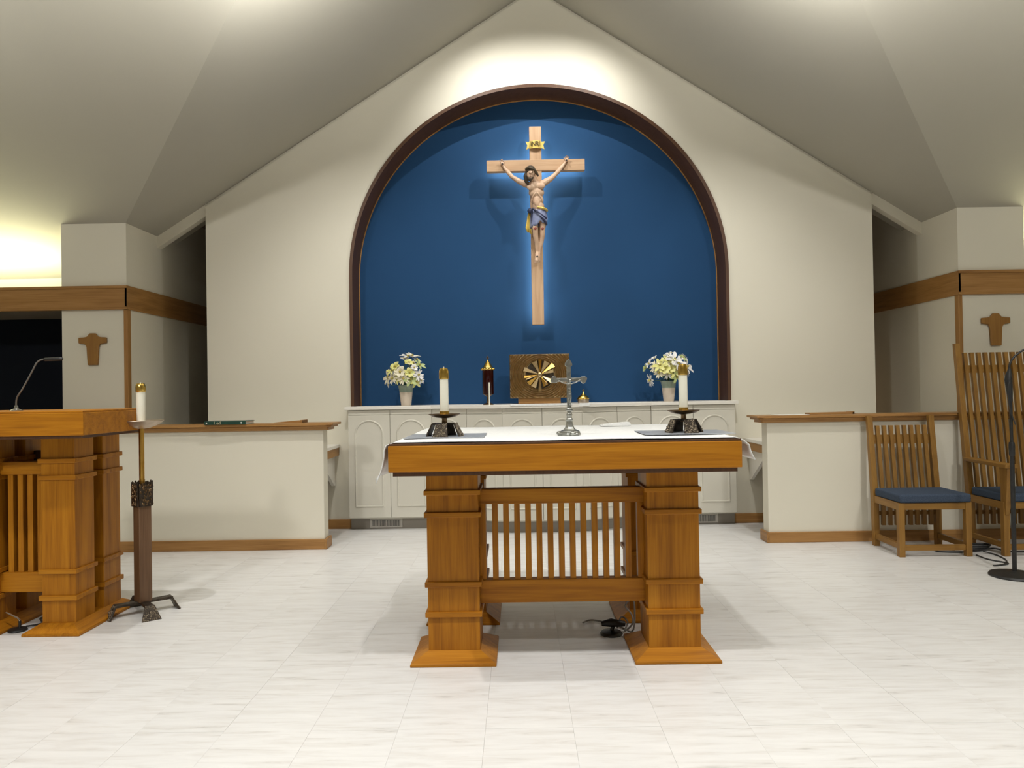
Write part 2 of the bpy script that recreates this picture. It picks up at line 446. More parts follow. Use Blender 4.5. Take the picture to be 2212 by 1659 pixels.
# piers, side walls, alcoves, beams
for s, side in ((-1, 'left'), (1, 'right')):
    def bx(m, x0, x1, *r):
        a, b = sorted((s*x0, s*x1)); return m.box(a, b, *r)
    m = MB(); bx(m, E, 4.13, YP, 8.6, 0, ZE+.001); bx(m, E, 4.13, YW+.1, 8.6, ZE, 3.1)
    struct(m.build('wall_pier_'+side, 'wallpaint'))
    # alcove: navy back wall, soffit box (light shelf), upper wall, outer side wall
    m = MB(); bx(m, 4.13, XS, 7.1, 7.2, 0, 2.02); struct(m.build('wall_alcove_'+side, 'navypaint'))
    m = MB(); bx(m, 4.13, XS, 6.37, 7.1, 2.02, 2.19); struct(m.build('ceiling_alcove_'+side, 'shadedpaint'))
    m = MB(); bx(m, 4.13, XS, 6.95, 7.1, 2.19, 2.9); struct(m.build('wall_cove_'+side, 'wallpaint'))
    m = MB(); bx(m, XS, XS+.1, BY, 7.2, 0, RZ); struct(m.build('wall_'+side, 'wallpaint'))
    # beam over pier and alcove
    zb, zt = 2.010, 2.214
    m = MB(); bx(m, E-.012, XS, 6.325, 6.37, zb+.022, zt-.022)
    bt = struct(m.build('trim_beam_'+side, 'trimoak_x'))
    m = MB(); bx(m, E-.016, XS, 6.315, 6.37, zt-.022, zt); m.build('top_fillet', 'trimoak_x', bt)
    m = MB(); bx(m, E-.016, XS, 6.315, 6.37, zb, zb+.022); m.build('bottom_fillet', 'trimoak_x', bt)
    # band along the passage side wall
    m = MB(); bx(m, E-.014, E+.005, 6.325, 8.6, zb, zt); struct(m.build('trim_band_'+side, 'trimoak_y'))
    # corner strip
    m = MB(); bx(m, E-.012, E+.022, 6.333, 6.39, 0, zb); struct(m.build('trim_corner_'+side, 'trimoak_z', None, False, .003))
struct(MB().box(-4.2, 4.2, 8.6, 8.7, 0, 3.2).build('wall_passage', 'shadedpaint'))
struct(MB().box(-XS, XS, BY-.1, BY, 0, ZE).build('wall_nave', 'wallpaint'))
# baseboards of the arch wall
for s, side in ((-1, 'left'), (1, 'right')):
    a, b = sorted((s*1.76, s*3.10))
    struct(MB().box(a, b, YW-.018, YW, 0, .088).build('baseboard_back_'+side, 'trimoak_x', None, False, .004))

# ------------------------------------------------------------------ half walls
def half_wall(s, side):
    XO = 4.6
    a, b = sorted((s*1.79, s*XO))
    w = struct(MB().box(a, b, 5.985, 6.115, 0, .97).build('wall_half_'+side, 'wallpaint', None, False, .006))
    # cap with moulded edge (profile extruded along x)
    x_in = 1.695
    m = MB()
    prof = [(5.985,.962), (5.972,.962), (5.960,.972), (5.956,.985), (5.945,.992), (5.945,.998), (5.925,1.002), (5.925,1.020), (6.20,1.020), (6.20,1.0), (6.16,.99), (6.125,.962)]
    a, b = sorted((s*(x_in+.055), s*XO)); m.prism(prof, a, b, 'x')
    cap = struct(m.build('trim_cap_'+side, 'trimoak_x'))
    m = MB(); n = []
    lo = [(s*1.775,5.97), (s*1.775,6.13)]
    # end moulding
    a, b = sorted((s*x_in, s*(x_in+.06))); m.box(a, b, 5.925, 6.20, 1.002, 1.020)
    a2, b2 = sorted((s*(x_in+.02), s*(x_in+.06))); m.box(a2, b2, 5.945, 6.18, .985, 1.002)
    a2, b2 = sorted((s*(x_in+.045), s*(x_in+.062))); m.box(a2, b2, 5.96, 6.15, .962, .985)
    m.build('cap_end', 'trimoak_y', cap, False, .004)
    # baseboard: front and inner end
    m = MB(); a, b = sorted((s*1.772, s*XO)); m.box(a, b, 5.967, 5.985, 0, .085)
    bb = struct(m.build('baseboard_'+side, 'trimoak_x', None, False, .004))
    m = MB(); a, b = sorted((s*1.768, s*1.79)); m.box(a, b, 5.963, 6.135, 0, .085); m.build('baseboard_end', 'trimoak_y', bb, False, .006)
half_wall(-1, 'left'); half_wall(1, 'right')

# wall shelves behind the half walls
for s, lab in ((-1, 'white topped wall shelf with wooden apron behind the left half wall'), (1, 'white topped wall shelf with wooden apron behind the right half wall')):
    t = thing('wall_shelf', lab, 'shelf', (s*2.45, 6.6, .70), 0, 'shelves behind the half walls')
    X0 = 1.87 - 2.45
    a, b = sorted((s*X0, s*.63))
    MB().box(a, b, -.36, .28, .055, .085).build('shelf_top', 'laminate', t, False, .004)
    a, b = sorted((s*(X0+.012), s*.62))
    MB().box(a, b, -.34, .28, -.02, .055).build('apron', 'trimoak_y', t, False, .003)
    for xx in (X0+.05, .5):
        a, b = sorted((s*xx, s*(xx+.03)))
        MB().prism([(.28,-.02), (.28,-.30), (.25,-.30), (-.2,-.03), (-.2,-.02)], a, b, 'x').build('bracket', 'laminate', t)

# ------------------------------------------------------------------ cabinets
def cab_pt():
    return [(-1.768, 6.76), (-1.0, 6.76), (-.352, 6.485), (.348, 6.485), (1.0, 6.76), (1.766, 6.76)]
CP = cab_pt()
ZD0, ZD1, ZR = .115, 1.052, 1.098
def door_moulding(w):
    # arched bead on the door face, swept half-round; local x along door, z up, y=0 face
    a, b = -w/2+.065, w/2-.065; r = (b-a)/2; z0 = ZD0+.105; zt = ZD1-.05-r
    path = [(a, z0)] + [(a, z0+(zt-z0)*k/4) for k in range(1, 4)] + [(-r*math.cos(PI*k/20), zt + r*math.sin(PI*k/20)) for k in range(21)] + [(b, zt-(zt-z0)*k/4) for k in range(1, 5)]
    n = len(path); m = MB(); prof = [(-.009, .001), (-.006, -.006), (0, -.008), (.005, -.004), (.009, .002)]
    vs = []
    for i, p in enumerate(path):
        p0 = Vector(path[i-1]); p1 = Vector(path[(i+1) % n]); pc = Vector(p)
        d0 = (pc-p0).normalized(); d1 = (p1-pc).normalized(); nrm = Vector((-(d0+d1).y, (d0+d1).x)).normalized()
        k = 1/max(.5, nrm.dot(Vector((-d0.y, d0.x))))
        for (o_, y) in prof: vs.append((p[0]+nrm.x*o_*k, y, p[1]+nrm.y*o_*k))
    q = len(prof); fs = []
    for i in range(n):
        j = (i+1) % n
        for k in range(q-1): fs.append((i*q+k, j*q+k, j*q+k+1, i*q+k+1))
    return m.add(vs, fs)
cab_labels = ['flat white double-door cabinet at the left end of the counter', 'angled white double-door cabinet left of the middle cabinet',
              'white double-door cabinet in the middle below the bronze tabernacle', 'angled white double-door cabinet right of the middle cabinet',
              'flat white double-door cabinet at the right end of the counter']
for k in range(5):
    p0, p1 = Vector(CP[k]), Vector(CP[k+1]); mid = (p0+p1)/2; L = (p1-p0).length; ang = math.atan2(p1.y-p0.y, p1.x-p0.x)
    t = thing('base_cabinet', cab_labels[k], 'cabinet', (mid.x, mid.y, 0), ang, 'white arched-door cabinets under the counter')
    ca, sa = math.cos(-ang), math.sin(-ang)
    def loc(X, Y):
        dx, dy = X-mid.x, Y-mid.y; return (dx*ca-dy*sa, dx*sa+dy*ca)
    back = YW-.004
    # carcass
    c0, c1 = loc(p0.x, p0.y+.019/math.cos(ang)), loc(p1.x, p1.y+.019/math.cos(ang)); c2, c3 = loc(p1.x, back), loc(p0.x, back)
    m = MB(); m.prism([c0, c1, c2, c3], .105, 1.10, 'z'); m.build('carcass', 'cabinetpaint', t)
    c0, c1 = loc(p0.x, min(back-.03, p0.y+.085/math.cos(ang))), loc(p1.x, min(back-.03, p1.y+.085/math.cos(ang)))
    m = MB(); m.prism([c0, c1, c2, c3], 0, .105, 'z'); m.build('toe_kick', 'toekick', t)
    for h in (-1, 1):
        w = L/2-.003
        d = bpy.data.objects.new('door', None)
        m = MB().box(-w/2, w/2, 0, .018, ZD0, ZD1); d = m.build('door', 'cabinetpaint', t, False, .003, 2, (h*L/4, 0, 0))
        door_moulding(w).build('arched_moulding', 'cabinetpaint', d, True)
        MB().box(-w/2, w/2, .004, .018, ZD1+.002, ZR).build('top_rail', 'cabinetpaint', t, False, .002, 1, (h*L/4, 0, 0))
    if k in (0, 4):
        sx = -.06 if k == 0 else .08
        yv = (p0.y+.085)-mid.y
        g = MB().box(sx-.15, sx+.15, yv-.008, yv, .012, .095).build('vent_grille', 'ventpaint', t, False, .003)
        for e in (-1, 1):
            m = MB().box(sx+e*.066-.062, sx+e*.066+.062, yv-.0095, yv-.007, .025, .082); m.build('vent_opening', 'ventdark', g)
            m = MB()
            for q in range(12):
                xx = sx+e*.066-.056+q*.0102; m.box(xx-.002, xx+.002, yv-.013, yv-.008, .025, .082)
            f_ = m.build('vent_fins', 'ventpaint', g); f_['kind'] = 'stuff'
# worktop
m = MB()
ov = .022
poly = [(-1.795, YW-.002), (-1.795, 6.738), (-1.0-.006, 6.738), (-.352-.006, 6.463), (.348+.006, 6.463), (1.0+.006, 6.738), (1.793, 6.738), (1.793, YW-.002),
        (RA-.035, YW-.002), (RA-.035, 7.178), (-RA+.035, 7.178), (-RA+.035, YW-.002)]
m.prism(poly, 1.101, 1.132, 'z')
tag(m.build('worktop', 'laminate', None, False, .004), 'long off-white laminate worktop bowing out over the cabinets', 'worktop')
ZC = 1.132

# ------------------------------------------------------------------ altar
def band_leg(name_leg, t, x, y, w, z0, z1, bands, rot='z'):
    m = MB().box(x-w/2, x+w/2, y-w/2, y+w/2, z0, z1); lg = m.build(name_leg, 'oak_z', t, False, .003)
    for (b0, b1) in bands:
        e = .012
        MB().box(x-w/2-e, x+w/2+e, y-w/2-e, y+w/2+e, b0, b1).build('band', 'oak_x', lg, False, .003)
    return lg
def foot(m, x0, x1, y0, y1, lip=.012, h=.052, inset=.075):
    m.box(x0, x1, y0, y1, 0, lip)
    m.frustum((x0, x1, y0, y1), lip, (x0+inset, x1-inset, y0+inset, y1-inset), h)
    return m
ax, ay = -.009, 3.20
alt = thing('altar_table', 'oak altar table with banded square legs and slatted front panel', 'altar', (ax, ay, 0))
SW, SD = .764, 1.26
MB().box(-SW, SW, 0, SD, .906, 1.021).build('slab', 'oak_x', alt, False, .004)
MB().box(-SW+.003, SW-.003, .003, SD-.003, 1.021, 1.031).build('slab_top_edge', 'archwood', alt, False, .002)
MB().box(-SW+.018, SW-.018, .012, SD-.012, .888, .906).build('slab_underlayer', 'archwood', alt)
LW = .241
BANDS = [(.772, .794), (.668, .692), (.345, .369), (.206, .230)]
for yy in (.372, .97):
    for xx in (-.512, .512):
        band_leg('leg', alt, xx, yy, LW, .05, .89, BANDS)
        foot(MB(), xx-.197, xx+.197, yy-.197, yy+.197).build('foot', 'oak_x', alt, False, .003)
py = .372
MB().box(-.395, .395, py-.03, py+.03, .712, .784).build('top_rail', 'oak_x', alt, False, .003)
MB().box(-.395, .395, py-.03, py+.03, .242, .350).build('bottom_rail', 'oak_x', alt, False, .003)
for s in (-1, 1):
    a, b = sorted((s*.392, s*.362)); MB().box(a, b, py-.022, py+.022, .35, .712).build('end_stile', 'oak_z', alt, False, .002)
sl = MB().box(-.0135, .0135, -.02, .02, .35, .712).mesh('slat', 'oak_z')
for k in range(13):
    o = bpy.data.objects.new('slat', sl); COL.objects.link(o); o.parent = alt; o.location = (-.318+k*.053, py, 0)

# altar cloth (drapes over both ends)
def altar_cloth():
    m = MB(); nx, ny = 46, 26; vs = []; R = random.Random(3)
    L = SW+.006; zt = 1.0385
    prof_len = {}
    def pt(u, v, side_l, side_r):
        # u in [-1,1] along arc incl. drops
        return None
    ys = [(.004 + (SD-.01)*j/ny) for j in range(ny+1)]
    dl, dr = .165, .085
    us = []
    for i in range(9): us.append(('L', dl*(1-i/8)))
    for i in range(1, nx): us.append(('T', -L + 2*L*i/nx))
    for i in range(9): us.append(('R', dr*i/8))
    for j, y in enumerate(ys):
        for kind, a in us:
            wav = .0016*math.sin(a*9+1.3*y)+.0013*math.sin(y*11+a*4)
            if kind == 'T':
                x = a; e = min(L-abs(a), .03)/.03; z = zt + wav*.7 - .012*(1-e)**2
            else:
                sg = -1 if kind == 'L' else 1; d = a
                flare = (.012+.05*(d/.16)**2.2)*(1+.35*math.sin(y*9+sg))
                if kind == 'R': flare *= 1.5
                x = sg*(L+.004+flare*min(1, d/.02)); z = zt-.014-d
            vs.append((x, y, z))
    n = len(us); fs = []
    for j in range(ny):
        for i in range(n-1): fs.append((j*n+i, j*n+i+1, (j+1)*n+i+1, (j+1)*n+i))
    m.add(vs, fs)
    o = m.build('altar_cloth', 'linen', None, True, 0, 2, (ax, ay, 0))
    sm = o.modifiers.new('thick', 'SOLIDIFY'); sm.thickness = .003; sm.offset = -1
    tag(o, 'white linen cloth draped over both ends of the altar table', 'altar cloth')
altar_cloth()
ZA = 1.0405
for x, y, w, lab in ((-.55, 3.545, .37, 'grey mat under the left altar candlestick'), (.575, 3.535, .41, 'grey mat under the right altar candlestick')):
    o = MB().box(-w/2, w/2, -.165, .165, 0, .0025).build('grey_mat', 'greymat', None, False, .001, 1, (x, y, ZA+.0005))
    tag(o, lab, 'mat', 'grey mats on the altar cloth')
ZM = ZA+.003
# folded linen / booklet
t = thing('folded_linen', 'small folded white linen on the back of the altar cloth', 'linen', (.36, 4.30, ZA))
MB().box(-.095, .075, -.05, .05, 0, .006).build('lower_fold', 'linen', t, False, .002)
MB().hexa([(-.085,-.045,.006), (.08,-.045,.006), (.08,.045,.006), (-.085,.045,.006)], [(-.085,-.04,.010), (.07,-.04,.022), (.07,.04,.022), (-.085,.04,.010)]).build('upper_fold', 'linen', t, False, .002)

# ------------------------------------------------------------------ candlesticks on the altar
def trapezoid_foot(t, ang, r0, r1, w0, w1, h, thick, mat_face, mat_body):
    # plate standing splayed: bottom at radius r1 width w1, top at radius r0 width w0
    ca, sa = math.cos(ang), math.sin(ang)
    def P(r, w, z): return (r*ca - w*sa, r*sa + w*ca, z)
    m = MB(); m.hexa([P(r1-thick, -w1/2, 0), P(r1, -w1/2, 0), P(r1, w1/2, 0), P(r1-thick, w1/2, 0)], [P(r0-thick, -w0/2, h), P(r0, -w0/2, h), P(r0, w0/2, h), P(r0-thick, w0/2, h)])
    m.hexa([P(0, -w0*.4, h-thick), P(r0, -w0/2, h-thick), P(r0, w0/2, h-thick), P(0, w0*.4, h-thick)], [P(0, -w0*.4, h), P(r0, -w0/2, h), P(r0, w0/2, h), P(0, w0*.4, h)])
    f = m.build('foot', mat_body, t, False, .0015)
    # nugget relief on the outer face
    m = MB(); R = random.Random(int(ang*100)+5)
    for q in range(150):
        u = R.random()**1.2; z = h*(.03+.94*u); r = r1+(r0-r1)*u; w = w1+(w0-w1)*u
        e = R.uniform(.0018, .0042)
        m.ball(P(r-.0006, R.uniform(-.47, .47)*w, z), (e, e, e*R.uniform(.7, 1.3)), 6, 4)
    g = m.build('nugget_relief', mat_face, f, True); g['kind'] = 'stuff'
    return f
def altar_candlestick(loc, rz, label):
    t = thing('altar_candlestick', label, 'candlestick', loc, rz, 'bronze candlesticks on the altar')
    for k in range(4): trapezoid_foot(t, k*PI/2, .056, .083, .05, .074, .062, .008, 'nugget', 'bronzedark')
    MB().lathe([(.014,.05), (.013,.06), (.012,.082), (.016,.088)], 20).build('stem', 'bronze', t, True)
    MB().lathe([(.016,.085), (.04,.088), (.06,.094), (.075,.103), (.0745,.105), (.058,.098), (.03,.094), (.022,.094)], 36).build('dish', 'bronze', t, True)
    MB().lathe([(.0225,.094), (.0225,.118), (.0212,.118), (.0212,.096)], 28).build('socket', 'brass', t, True)
    return t
def candle(loc, r, h, label, cap_h=.05):
    t = thing('candle', label, 'candle', loc, 0, 'white candles with brass followers')
    MB().lathe([(r,0), (r,h-.01), (r*.98,h)], 28).build('wax', 'candlewax', t, True)
    c0 = h-.004
    cp = MB().lathe([(r*1.10,c0-.002), (r*1.12,c0), (r*1.13,c0+cap_h*.5), (r*1.08,c0+cap_h*.75), (r*.9,c0+cap_h*.95), (r*.62,c0+cap_h), (r*.55,c0+cap_h*.96)], 28).build('follower', 'brass', t, True)
    MB().lathe([(r*.16,c0+cap_h*.9), (r*.12,c0+cap_h*1.12)], 8).build('wick', 'paper', t, True)
    return t
for (x, y, rz, l1, l2) in ((-.556, 3.50, math.radians(-100), 'bronze candlestick with nugget-textured feet at the left end of the altar', 'white candle with brass follower in the left altar candlestick'),
                         (.572, 3.50, math.radians(-75), 'bronze candlestick with nugget-textured feet at the right end of the altar', 'white candle with brass follower in the right altar candlestick')):
    altar_candlestick((x, y, ZM), rz, l1)
    candle((x, y, ZM+.096), .0205, .18, l2)

# ------------------------------------------------------------------ silver standing crucifix
t = thing('standing_crucifix', 'silver standing crucifix with trefoil ends in the middle of the altar', 'crucifix', (.032, 3.47, ZA), math.radians(14))
m = MB(); m.lathe([(.056,0), (.056,.006), (.052,.010), (.050,.018), (.042,.022), (.030,.027), (.022,.038), (.017,.055), (.015,.066), (.019,.070), (.019,.075), (.014,.080), (.013,.088), (.016,.094), (.014,.101), (.010,.106)], 6)
m.build('pedestal', 'silver', t, True, .002)
for k in range(3):
    a = k*2*PI/3-PI/2
    MB().ball((.048*math.cos(a), .048*math.sin(a), .009), (.016,.016,.011), 10, 7).build('pedestal_foot', 'silver', t, True)
MB().box(-.0098, .0098, -.005, .005, .10, .33).build('upright', 'silver', t, False, .002)
MB().box(-.066, .066, -.0046, .0046, .250, .268).build('crossbar', 'silver', t, False, .002)
for (x, z, r) in ((-.072, .259, 0), (.072, .259, 0), (0, .335, 0)):
    m = MB(); pl = []
    for q in range(24):
        a = 2*PI*q/24; rr = .0168+.0024*math.cos(3*a if z > .3 else 3*a+(PI if x > 0 else 0)); pl.append((x+rr*math.sin(a), z+rr*math.cos(a)))
    m.prism(pl, -.005, .005, 'y'); m.build('trefoil_end', 'silver', t, False, .0015)
m = MB()
m.ball((.003,-.011,.254), (.006,.006,.008)); m.ball((0,-.010,.228), (.0085,.006,.018)); m.ball((0,-.010,.205), (.0075,.0055,.014))
for s in (-1, 1):
    m.tube([(s*.005,-.010,.240), (s*.03,-.009,.245), (s*.055,-.007,.258)], [.0035,.003,.002], 7)
    m.tube([(s*.004,-.010,.2), (s*.005,-.013,.175), (s*.003,-.009,.148), (s*.002,-.012,.138)], [.0045,.004,.003,.003], 7)
m.ball((0,-.010,.198), (.009,.007,.010))
o = m.build('figure', 'silver', t, True)
rm = o.modifiers.new('remesh', 'REMESH'); rm.mode = 'VOXEL'; rm.voxel_size = .0016; rm.use_smooth_shade = True
m = MB(); m.ball((0,-.004,.118), (.016,.006,.010), 10, 8); m.build('skull_boss', 'silver', t, True)

# ------------------------------------------------------------------ counter objects
# tabernacle
t = thing('tabernacle', 'square bronze tabernacle with concentric rings and sunburst rays', 'tabernacle', (-.012, 6.60, ZC))
MB().box(-.195, .185, .02, .32, .004, .052).build('plinth', 'trimoak_x', t, False, .003)
TW, T0, T1 = .268, .053, .447
MB().box(-TW, TW, .012, .40, T0, T1).build('body', 'bronzeflat', t, False, .006)
m = MB(); NX, NZ = 210, 156; vs = []; cz = .262; cx0 = 0
for j in range(NZ+1):
    for i in range(NX+1):
        x = -TW+.004 + (2*TW-.008)*i/NX; z = T0+.004+(T1-T0-.008)*j/NZ
        r = math.hypot(x*.92, z-cz); a = math.atan2(z-cz, x)
        if r > .128:
            y = .010 - .022*(.5+.5*math.cos((r-.128)/.0175*2*PI + .35*math.sin(a*3)))**1.8
        else: y = .010
        vs.append((x, y, z))
fs = []
for j in range(NZ):
    for i in range(NX): a = j*(NX+1)+i; fs.append((a, a+1, a+NX+2, a+NX+1))
m.add(vs, fs); d = m.build('ringed_door', 'bronzegold', t, True)
MB().lathe([(.126,0), (.126,.003)], 48).xf(Matrix.Translation((0, .0095, cz)) @ Matrix.Rotation(PI/2, 4, 'X')).build('ray_field', 'bronzedark', d)
k = 0
for a, ln, w in ((88,.135,.035), (112,.125,.055), (60,.13,.06), (35,.15,.05), (15,.125,.035), (-30,.12,.045), (-62,.11,.05), (-90,.15,.034), (-118,.125,.055), (-142,.13,.05), (-168,.13,.042), (160,.15,.045), (187,.14,.03)):
    A = math.radians(a); ca, sa = math.cos(A), math.sin(A)
    def P(r, s_, y): return (r*ca - s_*sa, y, cz + r*sa + s_*ca)
    m = MB(); m.hexa([P(.02,-.006,.012), P(ln,-w*.52,.012), P(ln,w*.52,.012), P(.02,.006,.012)], [P(.02,-.003,-.012), P(ln,-w*.44,-.030 if k % 2 else -.006), P(ln,w*.44,-.006 if k % 2 else -.032), P(.02,.003,-.012)])
    m.build('ray', 'bronzegold' if k % 3 else 'brasspole', d, False, .0015); k += 1
MB().ball((0, -.008, cz), (.025, .02, .025), 16, 10).build('hub', 'bronzegold', d, True)
m = MB(); m.prism([(.055+.009*math.sin(2*PI*q/16), cz-.07+.02*math.cos(2*PI*q/16)) for q in range(16)], -.024, -.012, 'y'); m.build('key_plate', 'dishmetal', d, False, .001)
# linens on the counter
m = MB(); m.box(-.265, .275, -.16, .33, 0, .0035); m.box(-.265, .275, -.164, -.1605, -.012, .0035)
o = m.build('tabernacle_linen', 'linen', None, False, .001, 1, (-.012, 6.6215, ZC+.0004)); tag(o, 'white linen runner under the bronze tabernacle', 'linen')
m = MB(); m.box(-.045, .045, -.05, .11, 0, .0035); m.box(-.045, .045, -.054, -.050, -.018, .0035)
o = m.build('small_linen', 'linen', None, False, .001, 1, (.372, 6.512, ZC+.0004)); tag(o, 'small white linen square under the gold domed vessel', 'linen')
# domed vessel
t = thing('domed_vessel', 'small silver vessel with pointed gold domed lid beside the tabernacle', 'vessel', (.372, 6.60, ZC+.004))
MB().lathe([(.046,0), (.05,.004), (.052,.03), (.050,.034)], 28).build('bowl', 'dishmetal', t, True)
MB().lathe([(.053,.034), (.054,.040), (.046,.054), (.030,.066), (.016,.078), (.008,.090), (.004,.10)], 28).build('lid', 'brass', t, True)
m = MB(); m.box(-.003, .003, -.003, .003, .098, .122); m.box(-.009, .009, -.003, .003, .108, .114); m.build('finial_cross', 'brass', t)
# sanctuary lamp
t = thing('sanctuary_lamp', 'tall dark red glass sanctuary lamp with brass crown lid', 'lamp', (-.475, 6.62, ZC))
MB().lathe([(.046,.092), (.050,.10), (.050,.31), (.046,.315), (.044,.31), (.044,.10)], 28).build('glass', 'redglass', t, True)
MB().lathe([(.038,.10), (.038,.25), (.036,.255)], 20).build('candle_insert', 'darkwax', t, True)
m = MB(); m.lathe([(.052,.312), (.055,.316), (.055,.33), (.05,.334), (.05,.316)], 28)
for q in range(12):
    a = 2*PI*q/12; m.ball((.054*math.cos(a), .054*math.sin(a), .318), (.009,.009,.010), 7, 5)
m.build('crown_rim', 'brass', t, True)
MB().lathe([(.046,.332), (.040,.345), (.026,.37), (.014,.388), (.008,.40)], 24).build('lid', 'brass', t, True)
m = MB(); m.box(-.0035, .0035, -.003, .003, .395, .438); m.box(-.013, .013, -.003, .003, .416, .423); m.build('finial_cross', 'bronze', t)
m = MB(); m.lathe([(.045,0), (.048,.004), (.040,.012), (.018,.020), (.012,.035), (.014,.05), (.012,.07), (.03,.086), (.046,.094)], 24); m.build('stem', 'bronze', t, True)
MB().tube([(.012,-.052,0), (.012,-.053,.20)], .006, 10).build('taper', 'candlewax', t, True)

# vases and bouquets
def petal_flower(kind):
    m = MB(); n, ln, w, lift = {'lily': (6, .046, .019, .55), 'daisy': (11, .034, .010, .25), 'rose': (7, .030, .022, .9)}[kind]
    for k in range(n):
        a = 2*PI*k/n + (.2 if k % 2 else 0); ca, sa = math.cos(a), math.sin(a); lf = lift*(1 if k % 2 else .75)
        def P(r, s, z): return (r*ca - s*sa, r*sa + s*ca, z)
        vs = [P(.003,-w*.2,0), P(.003,w*.2,0), P(ln*.5,-w/2,ln*.42*lf), P(ln*.5,0,ln*.34*lf), P(ln*.5,w/2,ln*.42*lf), P(ln*.85,-w*.33,ln*.5*lf), P(ln*.85,w*.33,ln*.5*lf), P(ln,0,ln*.42*lf)]
        m.add(vs, [(0,3,2), (0,1,3), (1,4,3), (2,3,5), (3,6,5), (3,4,6), (5,6,7)])
    return m
FM = {}
for kind in ('lily', 'daisy', 'rose'):
    for cn in ('petalwhite', 'petalcream', 'petalyellow', 'petalgreen'):
        FM[(kind, cn)] = petal_flower(kind).mesh('flower', cn)
CENT = MB().ball((0,0,.008), (.006,.006,.007), 8, 5).mesh('flower_center', 'flowercenter', True)
LEAF = MB().add([(0,0,0), (.012,.004,.03), (0,.0,.032), (-.012,.004,.03), (.009,.012,.06), (-.009,.012,.06), (0,.022,.085)], [(0,1,2), (0,2,3), (1,4,2), (2,5,3), (2,4,5), (4,6,5)]).mesh('leaf', 'leafgreen')
def vase(loc, label, bouquet_label, seed, heads, sx, sz):
    t = thing('vase', label, 'vase', loc, 0, 'cream and green ceramic vases on the counter')
    MB().lathe([(.044,0), (.047,.004), (.054,.06), (.061,.125), (.059,.125), (.05,.06), (.042,.006)], 28).build('body', 'ceramic', t, True)
    MB().lathe([(.061,.125), (.064,.15), (.071,.178), (.075,.19), (.072,.19), (.066,.16), (.059,.125)], 28).build('glazed_rim', 'ceramicgreen', t, True)
    b = thing('flower_bouquet', bouquet_label, 'bouquet', (loc[0], loc[1], loc[2]+.10), 0, 'white and yellow bouquets on the counter')
    R = random.Random(seed)
    c = Vector((0, 0, .17))
    for (x, z, kind, cn, sc) in heads:
        x *= 1.02; z = .10 + (z-.10)*1.28; sc *= 1.55
        y = -math.sqrt(max(.0, .13**2 - (x*.75)**2 - ((z-.17)*.75)**2)) + R.uniform(-.01, .02)
        p = Vector((x, y, z)); d = (p - c + Vector((0, -.05, .03))).normalized()
        f = bpy.data.objects.new('flower', FM[(kind, cn)]); COL.objects.link(f); f.parent = b
        f.location = p; f.rotation_euler = d.to_track_quat('Z', 'Y').to_euler(); f.scale = (sc, sc, sc)
        g = bpy.data.objects.new('flower_center', CENT); COL.objects.link(g); g.parent = f
        MB().tube(smooth_path([(0, 0, .02), (x*.25, y*.3, .09), (x*.85, y*.9, z-.008), tuple(p)], 3), .0028, 5).build('stem', 'leafgreen', b, True)
    for k in range(16):
        a = 2*PI*k/16 + R.uniform(-.2, .2); e = R.uniform(.1, .9)
        lf = bpy.data.objects.new('leaf', LEAF); COL.objects.link(lf); lf.parent = b
        d = Vector((math.cos(a)*math.cos(e), math.sin(a)*math.cos(e), math.sin(e)))
        lf.location = Vector((math.cos(a)*.05, math.sin(a)*.04, .10+.08*R.random())); lf.rotation_euler = d.to_track_quat('Z', 'Y').to_euler(); s_ = R.uniform(.9, 1.5); lf.scale = (s_, s_, s_)
    # back side blooms so the bouquet is full all round
    for k in range(9):
        a = R.uniform(.2, PI-.2); z = R.uniform(.12, .26)
        p = Vector((.13*math.cos(a), .10*math.sin(a), z)); d = (p-c).normalized()
        f = bpy.data.objects.new('flower', FM[(R.choice(['lily','daisy']), R.choice(['petalwhite','petalcream']))]); COL.objects.link(f); f.parent = b
        f.location = p; f.rotation_euler = d.to_track_quat('Z', 'Y').to_euler()
    return t
W_, C_, Y_, G_ = 'petalwhite', 'petalcream', 'petalyellow', 'petalgreen'
h1 = [(-.11,.20,'lily',Y_,.9), (-.075,.225,'rose',Y_,1.1), (-.145,.15,'lily',C_,1.2), (-.10,.145,'daisy',C_,1.2), (-.05,.135,'daisy',Y_,1.0), (-.03,.185,'rose',C_,1.3), (.0,.14,'daisy',C_,1.2),
      (.05,.18,'rose',Y_,1.1), (.06,.135,'lily',G_,1.1), (.10,.115,'lily',Y_,.9), (.125,.165,'daisy',W_,1.2), (.145,.13,'daisy',W_,.9), (.02,.295,'lily',W_,1.2), (.06,.30,'lily',C_,1.2), (.10,.275,'daisy',W_,1.0),
      (.13,.235,'lily',G_,1.0), (.075,.245,'daisy',C_,1.1), (.04,.25,'rose',Y_,1.0), (-.005,.28,'rose',W_,.9), (-.15,.10,'rose',W_,.7), (.09,.215,'rose',W_,.8)]
vase((-1.253, 6.90, ZC), 'cream and green vase below the blue niche, left of the sanctuary lamp', 'white and yellow bouquet in the left vase, split into two clumps', 11, h1, 1, 1)
